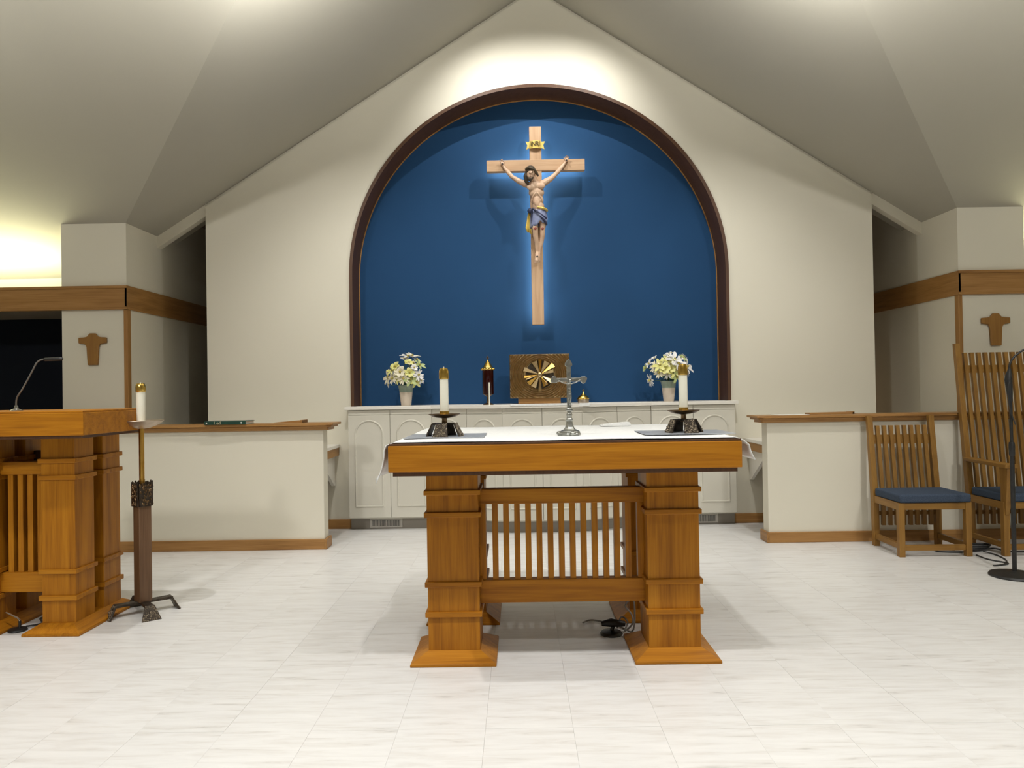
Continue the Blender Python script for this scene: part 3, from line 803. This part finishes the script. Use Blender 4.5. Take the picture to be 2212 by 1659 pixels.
h2 = [(-.20,.185,'rose',G_,.9), (-.165,.215,'lily',W_,1.0), (-.13,.195,'daisy',C_,1.2), (-.09,.20,'lily',Y_,1.1), (-.055,.175,'rose',Y_,1.2), (-.10,.15,'daisy',C_,1.1), (-.16,.10,'daisy',W_,1.3), (-.03,.14,'daisy',W_,1.0),
      (.0,.18,'rose',Y_,1.1), (.03,.155,'lily',Y_,1.0), (.05,.12,'lily',G_,1.0), (-.02,.235,'lily',Y_,1.1), (-.005,.275,'daisy',W_,.9), (.035,.24,'lily',W_,1.3), (.065,.21,'lily',W_,1.2), (.07,.16,'daisy',W_,1.1),
      (.115,.245,'rose',G_,1.1), (.145,.265,'rose',W_,.8), (.15,.19,'lily',W_,1.3), (.165,.155,'daisy',W_,1.0), (-.12,.255,'rose',W_,.7), (.03,.29,'rose',W_,.6), (-.045,.215,'lily',C_,1.0), (.10,.14,'daisy',G_,.9)]
vase((1.18, 6.84, ZC), 'cream and green vase below the blue niche, behind the right altar candle', 'round white and yellow bouquet in the right vase', 12, h2, 1, 1)

# ------------------------------------------------------------------ big crucifix
CY = 7.04
cr = thing('wall_crucifix', 'large wooden crucifix with painted figure on the blue niche wall', 'crucifix', (-.006, CY, 3.39))
MB().box(-.0565, .0565, -.03, .03, -1.513, .371).build('upright', 'crosswood_z', cr, False, .004)
MB().box(-.466, .466, -.034, .026, -.054, .054).build('crossbar', 'crosswood_x', cr, False, .004)
m = MB(); m.box(-.018, .018, .036, .041, -1.46, .32); o = m.build('glow_strip', 'glowstrip', cr)  # unseen glowing strips behind the cross for the halo around it
m = MB(); m.box(-.42, .42, .036, .041, -.016, .016); o = m.build('glow_strip', 'glowstrip', cr)
for z in (-1.2, .2):
    MB().lathe([(.012,0), (.012,.11)], 12).xf(Matrix.Translation((.03, .03, z)) @ Matrix.Rotation(-PI/2, 4, 'X')).build('standoff', 'dishmetal', cr, True)
# title scroll
m = MB(); n = 14; prof = []
for i in range(n+1):
    u = i/n; x = -.058+.116*u; y = -.045 - .020*math.sin(PI*u); prof.append((x, y))
for i in range(n):
    (x0_, y0_), (x1_, y1_) = prof[i], prof[i+1]
    m.hexa([(x0_,y0_,.155), (x1_,y1_,.155), (x1_,y1_+.008,.155), (x0_,y0_+.008,.155)], [(x0_,y0_,.225), (x1_,y1_,.225), (x1_,y1_+.008,.225), (x0_,y0_+.008,.225)])
sc = m.build('title_scroll', 'goldpaint', cr)
for s in (-1, 1):
    m = MB(); m.prism([(s*.056,.160), (s*.085,.148), (s*.076,.188), (s*.092,.222), (s*.056,.218)], -.046, -.036, 'y'); m.build('scroll_tail', 'goldpaint', sc)
tm = text_mesh('INRI', .062, .002, 'blackink', 'title_letters')
o = bpy.data.objects.new('title_letters', tm); COL.objects.link(o); o.parent = sc; o.location = (0, -.0665, .193); o.rotation_euler = (PI/2, 0, 0); o.scale = (.82, 1, 1)

def cp(px, py, y=0):
    # image-derived proportions of the carved figure, metres relative to the crossing
    k = .00424
    return (((px-1156.5) - .0185*(py-350))*k, -.035+y, -(py-350)*k - (px-1157)*.0165*k*-1)
def corpus():
    m = MB()
    def limb(pts, rs, n=12): m.tube([cp(*p) for p in pts], rs, n)
    # torso: overlapping ellipsoids
    for (px, py, y, rx, ry, rz) in ((1156,401,-.055,.083,.050,.055), (1158,415,-.056,.074,.048,.06), (1160,432,-.055,.060,.042,.06), (1162,446,-.052,.058,.042,.055), (1163,461,-.050,.070,.048,.05), (1163,472,-.050,.072,.048,.045)):
        m.ball(cp(px, py, y), (rx, ry, rz), 18, 12)
    # pectorals, ribcage edge
    for (px, py) in ((1146,405), (1168,403)): m.ball(cp(px, py, -.092), (.040,.020,.030), 12, 8)
    for s in (-1, 1):
        m.tube([cp(1158+s*2, 418, -.1), cp(1158+s*9, 427, -.095), cp(1159+s*13, 437, -.08)], .006, 8)
    m.ball(cp(1159, 438, -.088), (.028,.012,.04), 10, 8)
    # neck and head (bowed to the left)
    limb([(1155,392,-.065), (1150,383,-.085), (1146,376,-.098)], [.034,.030,.03])
    m.ball(cp(1145.5, 376, -.115), (.037,.044,.050), 16, 12, (math.radians(-14), math.radians(24), 0))
    m.ball(cp(1143.5, 384, -.135), (.024,.022,.026), 12, 8)
    m.tube([cp(1146.5,374,-.158), cp(1145.3,379,-.168), cp(1145,380.5,-.160)], [.006,.009,.006], 8)   # nose
    for s in (-1, 1): m.ball(cp(1146+s*4.5, 373.5+s*-1.2, -.148), (.009,.007,.006), 8, 6)     # brows
    # arms
    limb([(1147,401,-.06), (1131,394,-.055), (1118,387,-.045), (1106,378,-.035), (1103,376,-.034), (1094,364,-.025), (1087,355,-.018), (1084,350,-.016)], [.034,.031,.025,.020,.021,.020,.013,.0115])
    limb([(1164,400,-.06), (1180,391,-.055), (1191,384,-.045), (1202,373,-.035), (1205,370,-.034), (1213,360,-.025), (1220,351,-.018), (1223,347,-.016)], [.034,.031,.025,.020,.021,.020,.013,.0115])
    # hands
    for (hx, hy, sg) in ((1082,345,-1), (1225,342,1)):
        m.ball(cp(hx, hy, -.018), (.018,.011,.021), 10, 8, (0, math.radians(sg*25), 0))
        for q, (dx, dy, l) in enumerate(((-4.6,-6.5,.9), (-1.6,-8.4,1), (1.5,-8.6,1), (4.4,-6.8,.85))):
            dx *= -sg
            m.tube([cp(hx+dx*.45, hy+dy*.25, -.018), cp(hx+dx*.95+sg*1, hy+dy*.7, -.026), cp(hx+dx*.9+sg*1.4, hy+dy*1.0*l, -.040)], [.0056,.0046,.0036], 7)
        m.tube([cp(hx-sg*2, hy+2, -.022), cp(hx-sg*5, hy-1, -.032), cp(hx-sg*5.5, hy-4, -.038)], [.0068,.006,.0048], 7)
    # legs: thighs, knees, shins
    limb([(1155,468,-.055), (1153.5,482,-.068), (1154.5,494,-.085), (1155.5,499,-.088), (1156,510,-.072), (1159,527,-.045), (1160,543,-.028), (1160,550,-.03)], [.036,.033,.028,.026,.026,.022,.016,.015])
    limb([(1173,468,-.055), (1173,482,-.062), (1172,494,-.072), (1171.5,499,-.073), (1171.5,510,-.058), (1169,527,-.035), (1165,543,-.02), (1164,550,-.02)], [.036,.033,.028,.025,.025,.021,.016,.015])
    # feet crossed and toes
    limb([(1160,549,-.035), (1160,558,-.058), (1158.5,567,-.068), (1157,571,-.066)], [.019,.021,.021,.012])
    limb([(1163,549,-.025), (1163,558,-.04), (1163,566,-.045), (1164,570,-.04)], [.018,.019,.018,.011])
    for q in range(5): m.tube([cp(1155+q*1.9, 568, -.07), cp(1154.5+q*1.9, 573-.4*q, -.07)], [.006,.004], 6)
    o = m.build('body', 'skin', cr, True)
    rm = o.modifiers.new('remesh', 'REMESH'); rm.mode = 'VOXEL'; rm.voxel_size = .0027; rm.use_smooth_shade = True
    s = o.modifiers.new('smooth', 'SMOOTH'); s.factor = .5; s.iterations = 3
    o['label'] = 'painted carved figure with outstretched arms and bowed head'
    # hair and beard
    m = MB()
    m.ball(cp(1144.8, 369, -.108), (.047,.050,.046), 16, 12, (math.radians(12), math.radians(20), 0))
    m.tube([cp(1137,371,-.10), cp(1134,381,-.10), cp(1136,392,-.098), cp(1141,402,-.10)], [.016,.022,.020,.007], 10)
    m.tube([cp(1153,370,-.11), cp(1158,375,-.105), cp(1162,382,-.098)], [.016,.014,.008], 10)
    m.tube([cp(1140,385,-.13), cp(1143,391,-.145), cp(1144,395,-.14)], [.016,.018,.007], 10)
    m.tube([cp(1149,386,-.13), cp(1145,391,-.145), cp(1144,396,-.14)], [.012,.014,.006], 10)
    h = m.build('hair', 'hairbrown', cr, True)
    rm = h.modifiers.new('remesh', 'REMESH'); rm.mode = 'VOXEL'; rm.voxel_size = .004; rm.use_smooth_shade = True
    # face in front of the hair is left free: crown of thorns ring
    m = MB(); ring = []
    c0 = Vector(cp(1145.4, 371, -.116))
    for q in range(17):
        a = 2*PI*q/16; v = Vector((.047*math.cos(a), .050*math.sin(a), .004*math.sin(5*a))); v.rotate(Euler((math.radians(-16), math.radians(20), 0))); ring.append(c0+v)
    m.tube(ring, .0105, 8)
    for q in range(12):
        v = ring[q]; m.tube([v, v+(v-c0).normalized()*.016+Vector((0,0,.006))], [.003,.0008], 5)
    m.build('thorn_crown', 'thorns', cr, True)
    for (px, py_, y) in ((1142.6,378.6,-.160), (1148.6,376.6,-.158)):
        MB().ball(cp(px, py_, y), (.0075,.004,.0032), 8, 6, (0, math.radians(18), 0)).build('closed_eye', 'hairbrown', cr, True)
    MB().ball(cp(1144.6, 385.2, -.160), (.0085,.004,.0028), 8, 6, (0, math.radians(18), 0)).build('mouth', 'woundpaint', cr, True)
    # loincloth: lathe-like wrap with folds + hanging end
    m = MB(); vs = []; rows = [(455,.066,.050,-.050), (460,.072,.054,-.052), (467,.079,.058,-.054), (475,.083,.060,-.056), (483,.083,.060,-.060), (489,.080,.058,-.064)]
    N = 36
    for ri, (py_, rx, ry, yy) in enumerate(rows):
        for q in range(N):
            a = 2*PI*q/N; fold = 1+.06*math.sin(a*9+ri*1.1)
            slant = (4.5*math.cos(a) if ri >= 4 else 1.5*math.cos(a))*(-1)
            front = max(0, -math.sin(a))
            notch = (-9*front*max(0, 1-abs(math.cos(a)-.15)*3.2)) if ri >= 4 else 0
            x, y, z = cp(1163, py_ - slant*0 + notch + (6*math.cos(a)*-1 if ri >= 4 else 0), yy)
            vs.append((x+rx*fold*math.cos(a), y+ry*fold*math.sin(a), z))
    fs = [(i*N+q, i*N+(q+1) % N, (i+1)*N+(q+1) % N, (i+1)*N+q) for i in range(len(rows)-1) for q in range(N)]
    m.add(vs, fs); lc = m.build('loincloth', 'blueclothpaint', cr, True); sd = lc.modifiers.new('t', 'SOLIDIFY'); sd.thickness = .007
    # diagonal dark folds and gold waist fold
    for k in range(3):
        m = MB(); m.tube(smooth_path([cp(1149+k*5, 453+k*3, -.108), cp(1160+k*4, 462+k*5, -.122), cp(1171+k*2.5, 470+k*6, -.118), cp(1180+k*.5, 475+k*7, -.09)], 4), .009, 8)
        m.build('cloth_fold', 'navyclothpaint' if k != 1 else 'blueclothpaint', lc, True)
    m = MB(); m.tube(smooth_path([cp(1160, 449.5, -.098), cp(1170, 452, -.10), cp(1178, 454, -.085), cp(1182, 457, -.06)], 4), [.008]*4+[.012]*8+[.009], 8); m.build('gold_fold', 'goldpaint', lc, True)
    m = MB(); m.ball(cp(1144, 457, -.09), (.026,.022,.024), 10, 8); m.build('knot', 'navyclothpaint', lc, True)
    m = MB(); vs = []
    pr = [(1145,460,.014), (1143,470,.015), (1142,482,.018), (1141,493,.024), (1144,503,.02)]
    for (px, py_, w) in pr:
        for q in range(7): u = q/6; x, y, z = cp(px, py_, -.075); vs.append((x-w+2*w*u, y+.012*math.sin(u*9), z-(.02*u if py_ > 490 else 0)))
    fs = [(i*7+q, i*7+q+1, (i+1)*7+q+1, (i+1)*7+q) for i in range(4) for q in range(6)]
    m.add(vs, fs); e = m.build('hanging_end', 'goldpaint', lc, True); sd = e.modifiers.new('t', 'SOLIDIFY'); sd.thickness = .008
    m = MB(); m.tube([cp(1147,458,-.085), cp(1149,475,-.09), cp(1149,490,-.085), cp(1150,503,-.075)], [.010,.011,.012,.008], 8); m.build('dark_hanging_fold', 'navyclothpaint', lc, True)
    # nails and wounds
    for (px, py_, y, r) in ((1082,347,-.034,.008), (1225,344,-.034,.008), (1160,558,-.080,.009)):
        MB().lathe([(r,0), (r*.8,.008)], 10).xf(Matrix.Translation(cp(px, py_, y)) @ Matrix.Rotation(PI/2, 4, 'X')).build('nail', 'blackpaint', cr, True)
    for (px, py_, y) in ((1155.5,498,-.114), (1171.5,498,-.098)):
        MB().ball(cp(px, py_, y), (.014,.004,.012), 8, 6).build('knee_wound', 'woundpaint', cr, True)
corpus()

# ------------------------------------------------------------------ wooden crosses on the piers
def wall_cross(x, z, label):
    half = [(.026,.137), (.048,.108), (.075,.103), (.121,.100), (.121,.052), (.065,.043), (.052,.02), (.043,-.137)]
    poly = [(-p[0], p[1]) for p in reversed(half)] + half
    t = thing('wooden_wall_cross', label, 'cross', (x, YP, z), 0, 'flared wooden crosses on the piers')
    MB().prism(poly, -.026, -.004, 'y').build('cross_body', 'crossplaque', t, False, .006)
    MB().lathe([(.010,0), (.010,.005)], 12).xf(Matrix.Translation((0, 0, .03)) @ Matrix.Rotation(PI/2, 4, 'X')).build('wall_mount', 'bronzedark', t)
wall_cross(-3.856, 1.671, 'flared wooden cross on the white pier above the lectern')
wall_cross(3.864, 1.708, 'flared wooden cross on the white pier above the tall armchair')

# ------------------------------------------------------------------ lectern
lx, ly = -2.907, 3.74
lec = thing('lectern', 'oak lectern with thick top, banded legs and slatted front', 'lectern', (lx, ly, 0))
MB().box(-.492, .492, 0, .61, 1.062, 1.178).build('top', 'oak_x', lec, False, .003)
MB().box(-.488, .488, .004, .606, 1.178, 1.188).build('top_lip', 'oak_x', lec, False, .003)
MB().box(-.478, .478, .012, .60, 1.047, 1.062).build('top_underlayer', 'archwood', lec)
LB = [(.905, .930), (.815, .840), (.312, .336), (.170, .196)]
for s in (-1, 1):
    for yy in (.31, .58):
        band_leg('leg', lec, s*.222, yy, .181, .05, 1.05, LB)
    m = MB(); x0_, x1_ = s*.222-.155, s*.222+.155
    foot(m, x0_+.002, x1_-.002, .14, .75, .014, .052, .062).build('foot', 'oak_y', lec, False, .003)
MB().box(-.14, .14, .28, .34, .840, .910).build('top_rail', 'oak_x', lec, False, .003)
MB().box(-.14, .14, .28, .34, .200, .308).build('bottom_rail', 'oak_x', lec, False, .003)
for k in range(4):
    x = -.1 + k*.0535 + .018
    o = bpy.data.objects.new('slat', MB().box(-.0145, .0145, -.02, .02, .308, .84).mesh('slat', 'oak_z') if k == 0 else o.data); COL.objects.link(o); o.parent = lec; o.location = (x, .31, 0)
MB().box(-.13, .13, .56, .60, .2, .95).build('back_panel', 'archwood', lec)
# gooseneck microphone on the lectern
t = thing('gooseneck_microphone', 'thin gooseneck microphone on the lectern top', 'microphone', (-2.899, 3.95, 1.188))
MB().lathe([(.032,0), (.032,.004), (.018,.010), (.010,.014), (.008,.03)], 20).build('base', 'chrome', t, True)
MB().tube(smooth_path([(0,0,.02), (.004,0,.07), (.036,0,.12), (.088,0,.212), (.112,0,.256), (.135,0,.272), (.158,0,.274)], 6), .0042, 8).build('gooseneck', 'darksteel', t, True)
MB().tube([(.152,0,.274), (.158,0,.274), (.235,0,.276), (.25,0,.276), (.255,0,.276)], [.006,.009,.0095,.0085,.004], 12).build('capsule', 'blackpaint', t, True)

# small desk microphone stand on the floor by the lectern and cables
t = thing('floor_microphone', 'small black microphone foot with chrome stem on the floor under the lectern', 'microphone', (-2.93, 3.99, 0))
MB().lathe([(.045,0), (.047,.005), (.044,.012), (.012,.018)], 24).build('base', 'blackpaint', t, True)
MB().tube([(.012,0,.015), (.012,0,.055)], .007, 10).build('post', 'blackpaint', t, True)
MB().tube(smooth_path([(.012,0,.052), (.006,0,.064), (-.03,0,.085), (-.062,0,.10)], 4), .005, 8).build('gooseneck', 'chrome', t, True)
m = MB(); m.tube(smooth_path([(-2.91,4.03,.012), (-2.87,4.10,.006), (-2.94,4.2,.006), (-2.88,4.25,.006), (-2.945,4.32,.006), (-2.9,4.4,.006), (-2.92,4.6,.006)], 6), .005, 6)
tag(m.build('lectern_cable', 'cable', None, True), 'black cable curling on the floor inside the lectern', 'cable')

# ------------------------------------------------------------------ floor candle stand
cs = thing('floor_candle_stand', 'floor candle stand with wooden post, bronze collar and brass pole beside the lectern', 'candle stand', (-2.395, 4.28, 0), math.radians(20))
for k in range(4):
    a = k*PI/2 + math.radians(20); ca, sa = math.cos(a), math.sin(a)
    def P(r, w, z): return (r*ca - w*sa, r*sa + w*ca, z)
    m = MB(); m.hexa([P(0,-.022,.062), P(.15,-.026,.062), P(.15,.026,.062), P(0,.022,.062)], [P(0,-.02,.076), P(.146,-.022,.078), P(.146,.022,.078), P(0,.02,.076)])
    arm = m.build('foot_arm', 'bronzedark', cs, False, .002)
    m = MB(); m.hexa([P(.178,-.052,0), P(.19,-.052,0), P(.19,.052,0), P(.178,.052,0)], [P(.140,-.024,.078), P(.152,-.024,.078), P(.152,.024,.078), P(.140,.024,.078)]); m.build('foot_plate', 'bronzedark', arm, False, .002)
    m = MB(); R = random.Random(k+30)
    for q in range(110):
        u = R.random()**1.2; w = .104+(.048-.104)*u; r = .19+(.152-.19)*u; e = R.uniform(.002, .0048)
        m.ball(P(r-.0006, R.uniform(-.47, .47)*w, .078*(.03+.94*u)), (e, e, e*R.uniform(.7, 1.3)), 6, 4)
    g = m.build('nugget_relief', 'nugget', arm, True); g['kind'] = 'stuff'
MB().box(-.036, .036, -.036, .036, .072, .66).xf(Matrix.Rotation(math.radians(32), 4, 'Z')).build('post', 'walnut_z', cs, False, .003)
# collar: four bronze relief plates with jagged tops
for k in range(4):
    R = random.Random(k+3); m = MB(); pl = [(-.036,.622), (.036,.622)]
    n = 9
    for i in range(n): pl.append((.036-.072*i/(n-1), .745+(.022 if i % 2 == 0 else .0)*R.uniform(.5, 1.2)))
    m.prism(pl, -.046, -.038, 'y')
    M = Matrix.Rotation(math.radians(32)+k*PI/2, 4, 'Z'); m.xf(M); pc = m.build('collar_plate', 'bronzedark', cs)
    m = MB()
    for q in range(46): m.ball((R.uniform(-.032,.032), -.046, R.uniform(.63,.75)), (R.uniform(.003,.007), .005, R.uniform(.004,.011)), 6, 4, (0, R.uniform(-1,1), 0))
    m.xf(M); g = m.build('collar_relief', 'bronze', pc, True); g['kind'] = 'stuff'
MB().lathe([(.0145,.66), (.0145,1.08), (.020,1.085), (.020,1.095)], 24).build('pole', 'brasspole', cs, True)
MB().lathe([(.018,1.068), (.05,1.074), (.09,1.090), (.122,1.114), (.121,1.117), (.088,1.098), (.03,1.094)], 40).build('dish', 'dishmetal', cs, True)
MB().lathe([(.027,1.094), (.027,1.110), (.0255,1.110), (.0255,1.096)], 24).build('socket', 'brasspole', cs, True)
candle((-2.396, 4.28, 1.098), .0245, .19, 'white candle with brass follower on the floor candle stand', .048)

# ------------------------------------------------------------------ items on the half wall caps
t = thing('green_book', 'dark green book lying on the left half wall with pale spine lettering', 'book', (-2.56, 6.0, 1.0205), math.radians(2))
MB().box(-.165, .165, -.092, .13, 0, .003).build('back_cover', 'bookgreen', t)
MB().box(-.160, .160, -.084, .125, .003, .024).build('pages', 'paper', t)
MB().box(-.165, .165, -.092, .13, .024, .027).build('front_cover', 'bookgreen', t)
sp = MB().box(-.165, .165, -.094, -.088, 0, .027).build('spine', 'bookgreen', t, False, .002)
tm = text_mesh('1 ed', .034, .0008, 'bookletter', 'spine_letters')
o = bpy.data.objects.new('spine_letters', tm); COL.objects.link(o); o.parent = sp; o.location = (-.062, -.0950, .0135); o.rotation_euler = (PI/2, 0, 0)
for x in (-.145, .13):
    MB().ball((x, -.0945, .0135), (.006,.0015,.006), 8, 6).build('spine_stud', 'paper', sp, True)
t = thing('wooden_tray', 'thin tilted wooden board lying on the left half wall cap right of the green book', 'board', (-2.08, 6.1, 1.0205), math.radians(-4))
MB().prism([(-.13,0), (.11,0), (.11,.021), (.10,.022), (-.13,.005)], -.06, .07, 'y').build('board', 'trimoak_x', t, False, .001)
MB().box(.095, .11, -.062, .072, .0, .024).build('board_lip', 'trimoak_y', t, False, .001)
o = MB().box(-.13, .13, -.07, .07, 0, .004).build('paper_sheets', 'paper', None, False, .001, 1, (2.0, 6.04, 1.0203)); o.rotation_euler = (0, 0, .1)
tag(o, 'white paper sheets lying on the right half wall cap', 'paper')
t = thing('wooden_board', 'thin wooden board lying along the right half wall cap', 'board', (2.33, 6.12, 1.0205))
MB().prism([(-.16,0), (.2,0), (.2,.016), (-.16,.012)], -.06, .06, 'y').build('board', 'trimoak_x', t, False, .001)
MB().box(.185, .2, -.06, .06, .0, .02).build('board_lip', 'trimoak_y', t, False, .001)

# ------------------------------------------------------------------ chairs
def slat_chair(name, label, cat, loc, W, D, seat_z, post_top, slat_top, rail_z, nsl, arms=False, rz=0):
    """local: x across, y=0 front, +y to the back"""
    t = thing(name, label, cat, loc, rz)
    pw = .042
    ly0 = D          # back post y at floor
    lean = .10*(post_top-seat_z)
    def by(z): return ly0 + (0 if z < seat_z-.05 else .14*(z-seat_z+.05)*.9)
    for s in (-1, 1):
        x = s*(W/2-pw/2)
        m = MB()
        zs = [0, seat_z-.05, post_top]
        ysn = [ly0-.022, ly0-.022, by(post_top)-.022]; dp = [.045, .055, .035]
        for i in range(2):
            m.hexa([(x-pw/2, ysn[i], zs[i]), (x+pw/2, ysn[i], zs[i]), (x+pw/2, ysn[i]+dp[i], zs[i]), (x-pw/2, ysn[i]+dp[i], zs[i])],
                   [(x-pw/2, ysn[i+1], zs[i+1]), (x+pw/2, ysn[i+1], zs[i+1]), (x+pw/2, ysn[i+1]+dp[i+1], zs[i+1]), (x-pw/2, ysn[i+1]+dp[i+1], zs[i+1])])
        m.build('back_post', 'chairoak_z', t, False, .003)
        MB().box(x-pw/2, x+pw/2, -.022, .022, 0, seat_z).build('leg', 'chairoak_z', t, False, .003)
        MB().box(x-.016, x+.016, .02, ly0-.02, seat_z-.055, seat_z).build('seat_rail', 'chairoak_y', t, False, .003)
        MB().box(x-.014, x+.014, .02, ly0-.02, .055, .095).build('stretcher', 'chairoak_y', t, False, .002)
        if arms:
            za = .67
            MB().hexa([(x-.045, -.09, za-.03), (x+.045, -.09, za-.03), (x+.035, by(za), za-.02), (x-.035, by(za), za-.02)], [(x-.045, -.09, za), (x+.045, -.09, za), (x+.035, by(za), za+.006), (x-.035, by(za), za+.006)]).build('armrest', 'chairoak_y', t, False, .005)
            xo = x - s*0.0
            MB().hexa([(xo-.014, -.03, .30), (xo+.014, -.03, .30), (xo+.014, .005, .30), (xo-.014, .005, .30)], [(xo-.03, -.085, za-.03), (xo+.03, -.085, za-.03), (xo+.03, .01, za-.03), (xo-.03, .01, za-.03)]).build('arm_bracket', 'chairoak_z', t, False, .004)
            MB().box(x-.018, x+.018, -.018, .018, seat_z, za-.03).build('arm_post', 'chairoak_z', t, False, .003)
    xi = W/2-pw
    MB().box(-xi, xi, -.016, .016, seat_z-.05, seat_z-.002).build('front_rail', 'chairoak_x', t, False, .003)
    MB().box(-xi, xi, -.012, .012, .045, .085).build('stretcher', 'chairoak_x', t, False, .002)
    # back rails (behind slats)
    for (z0, z1) in rail_z:
        y0, y1 = by(z0)+.004, by(z1)+.004
        MB().hexa([(-xi, y0, z0), (xi, y0, z0), (xi, y0+.018, z0), (-xi, y0+.018, z0)], [(-xi, y1, z1), (xi, y1, z1), (xi, y1+.018, z1), (-xi, y1+.018, z1)]).build('back_rail', 'chairoak_x', t, False, .002)
    pitch = 2*xi/(nsl+.35)
    m = MB(); sw = pitch*.52
    zs = [.16, seat_z-.05, slat_top]; ysn = [by(z)-.02 for z in zs]
    for i in range(2):
        m.hexa([(-sw/2, ysn[i], zs[i]), (sw/2, ysn[i], zs[i]), (sw/2, ysn[i]+.026, zs[i]), (-sw/2, ysn[i]+.026, zs[i])],
               [(-sw/2, ysn[i+1], zs[i+1]), (sw/2, ysn[i+1], zs[i+1]), (sw/2, ysn[i+1]+.026, zs[i+1]), (-sw/2, ysn[i+1]+.026, zs[i+1])])
    me = m.mesh('back_slat', 'chairoak_z')
    for k in range(nsl):
        o = bpy.data.objects.new('back_slat', me); COL.objects.link(o); o.parent = t; o.location = (-xi + pitch*(k+.68), 0, 0)
    # seat and cushion
    MB().box(-xi, xi, .0, ly0-.02, seat_z-.02, seat_z-.003).build('seat_board', 'chairoak_x', t)
    cw = W/2-.004
    MB().box(-cw, cw, -.03, ly0-.03, seat_z+.001, seat_z+.062).build('cushion', 'cushion', t, True, .014, 3)
    MB().tube([(-cw+.004,-.026,seat_z+.031), (cw-.004,-.026,seat_z+.031)], .0045, 6).build('cushion_piping', 'cushion', t, True)
    return t
slat_chair('side_chair', 'low armless oak chair with slatted back and navy seat cushion', 'chair', (2.80, 5.42, 0), .52, .395, .392, 1.008, .932, [(.235,.265), (.787,.859)], 8, False, math.radians(-1))
slat_chair('tall_armchair', 'tall oak armchair with slatted high back and navy cushion at the right edge', 'armchair', (3.60, 5.40, 0), .64, .40, .392, 1.572, 1.498, [(.235,.265), (1.336,1.398)], 10, True, 0)

# ------------------------------------------------------------------ microphone stand
t = thing('microphone_stand', 'black microphone stand with round base in front of the armchair', 'microphone stand', (2.985, 4.83, 0))
MB().lathe([(.146,0), (.148,.006), (.142,.016), (.10,.026), (.03,.033), (.016,.036)], 44).build('base', 'blackpaint', t, True)
MB().lathe([(.0135,.03), (.0135,.80)], 18).build('lower_tube', 'blackpaint', t, True)
MB().lathe([(.013,.775), (.018,.785), (.0185,.85), (.015,.868)], 18).build('clutch', 'blackpaint', t, True)
MB().lathe([(.0095,.85), (.0095,1.27)], 16).build('upper_tube', 'blackpaint', t, True)
MB().tube([(0,0,1.13), (-.006,0,1.20), (-.012,0,1.27), (-.010,0,1.30), (-.002,0,1.345)], [.011,.018,.022,.019,.008], 14).build('microphone_clip', 'blackpaint', t, True)
MB().tube(smooth_path([(-.004,0,1.33), (.0,0,1.375), (.03,0,1.42), (.09,0,1.463), (.16,-.01,1.49)], 6), .0065, 10).build('gooseneck', 'blackpaint', t, True)
MB().tube([(.155,-.01,1.488), (.165,-.011,1.492), (.225,-.015,1.51), (.235,-.016,1.513)], [.010,.015,.019,.012], 14).build('microphone_head', 'blackpaint', t, True)
m = MB(); m.tube(smooth_path([(2.98,4.82,1.28), (2.955,4.80,1.22), (2.963,4.81,1.10), (3.0,4.812,.98)], 6), .004, 6)
tag(m.build('microphone_cable', 'cable', None, True), 'thin black cable looped along the microphone stand pole', 'cable')
# cables by the chairs
m = MB(); m.tube(smooth_path([(3.05,5.60,.006), (2.93,5.62,.006), (2.90,5.56,.006), (3.02,5.52,.006), (3.2,5.55,.006), (3.32,5.57,.02), (3.40,5.52,.006), (3.6,5.50,.006), (3.8,5.52,.006)], 6), .006, 6)
tag(m.build('floor_cable', 'cable', None, True), 'black cable running along the floor between the two chairs', 'cable')
m = MB(); m.tube(smooth_path([(3.10,5.42,.006), (3.10,5.28,.006), (3.16,5.16,.006), (3.07,5.11,.006), (3.02,5.10,.006), (3.10,5.12,.006), (3.2,5.24,.006), (3.24,5.42,.006), (3.2,5.5,.012)], 6), .005, 6)
tag(m.build('looped_cable', 'cable', None, True), 'loop of thin dark cable on the floor right of the side chair', 'cable')
t = thing('cable_coil', 'coiled black cable bundle on the floor behind the side chair', 'cable', (3.22, 5.62, 0))
for k in range(3):
    pts = [(.085*math.cos(a*PI/8)+.01*k, .04*math.sin(a*PI/8), .012+.012*k) for a in range(17)]
    MB().tube(pts, .0075, 6).build('coil_loop', 'cable', t, True)
# altar microphone and its cables behind the right front leg
t = thing('boundary_microphone', 'small black microphone base on the floor behind the right front altar leg', 'microphone', (.25, 3.80, 0))
MB().lathe([(.055,0), (.058,.006), (.05,.016), (.014,.024)], 24).build('base', 'blackpaint', t, True)
MB().tube([(.0,0,.02), (.012,0,.045)], .010, 10).build('post', 'blackpaint', t, True)
MB().tube([(-.05,0,.055), (.0,0,.06), (.07,.01,.05)], [.012,.022,.014], 12).build('head', 'blackpaint', t, True)
m = MB(); m.tube(smooth_path([(.29,3.88,.006), (.31,3.86,.07), (.34,3.84,.05), (.32,3.82,.010), (.36,3.81,.05), (.36,3.84,.09), (.33,3.85,.13), (.37,3.87,.16), (.38,3.86,.10), (.36,3.82,.008), (.30,3.92,.006), (.18,4.02,.006), (.12,3.98,.006)], 6), .0045, 6)
tag(m.build('altar_cable', 'greycable', None, True), 'tangled grey cable on the floor under the altar table', 'cable')
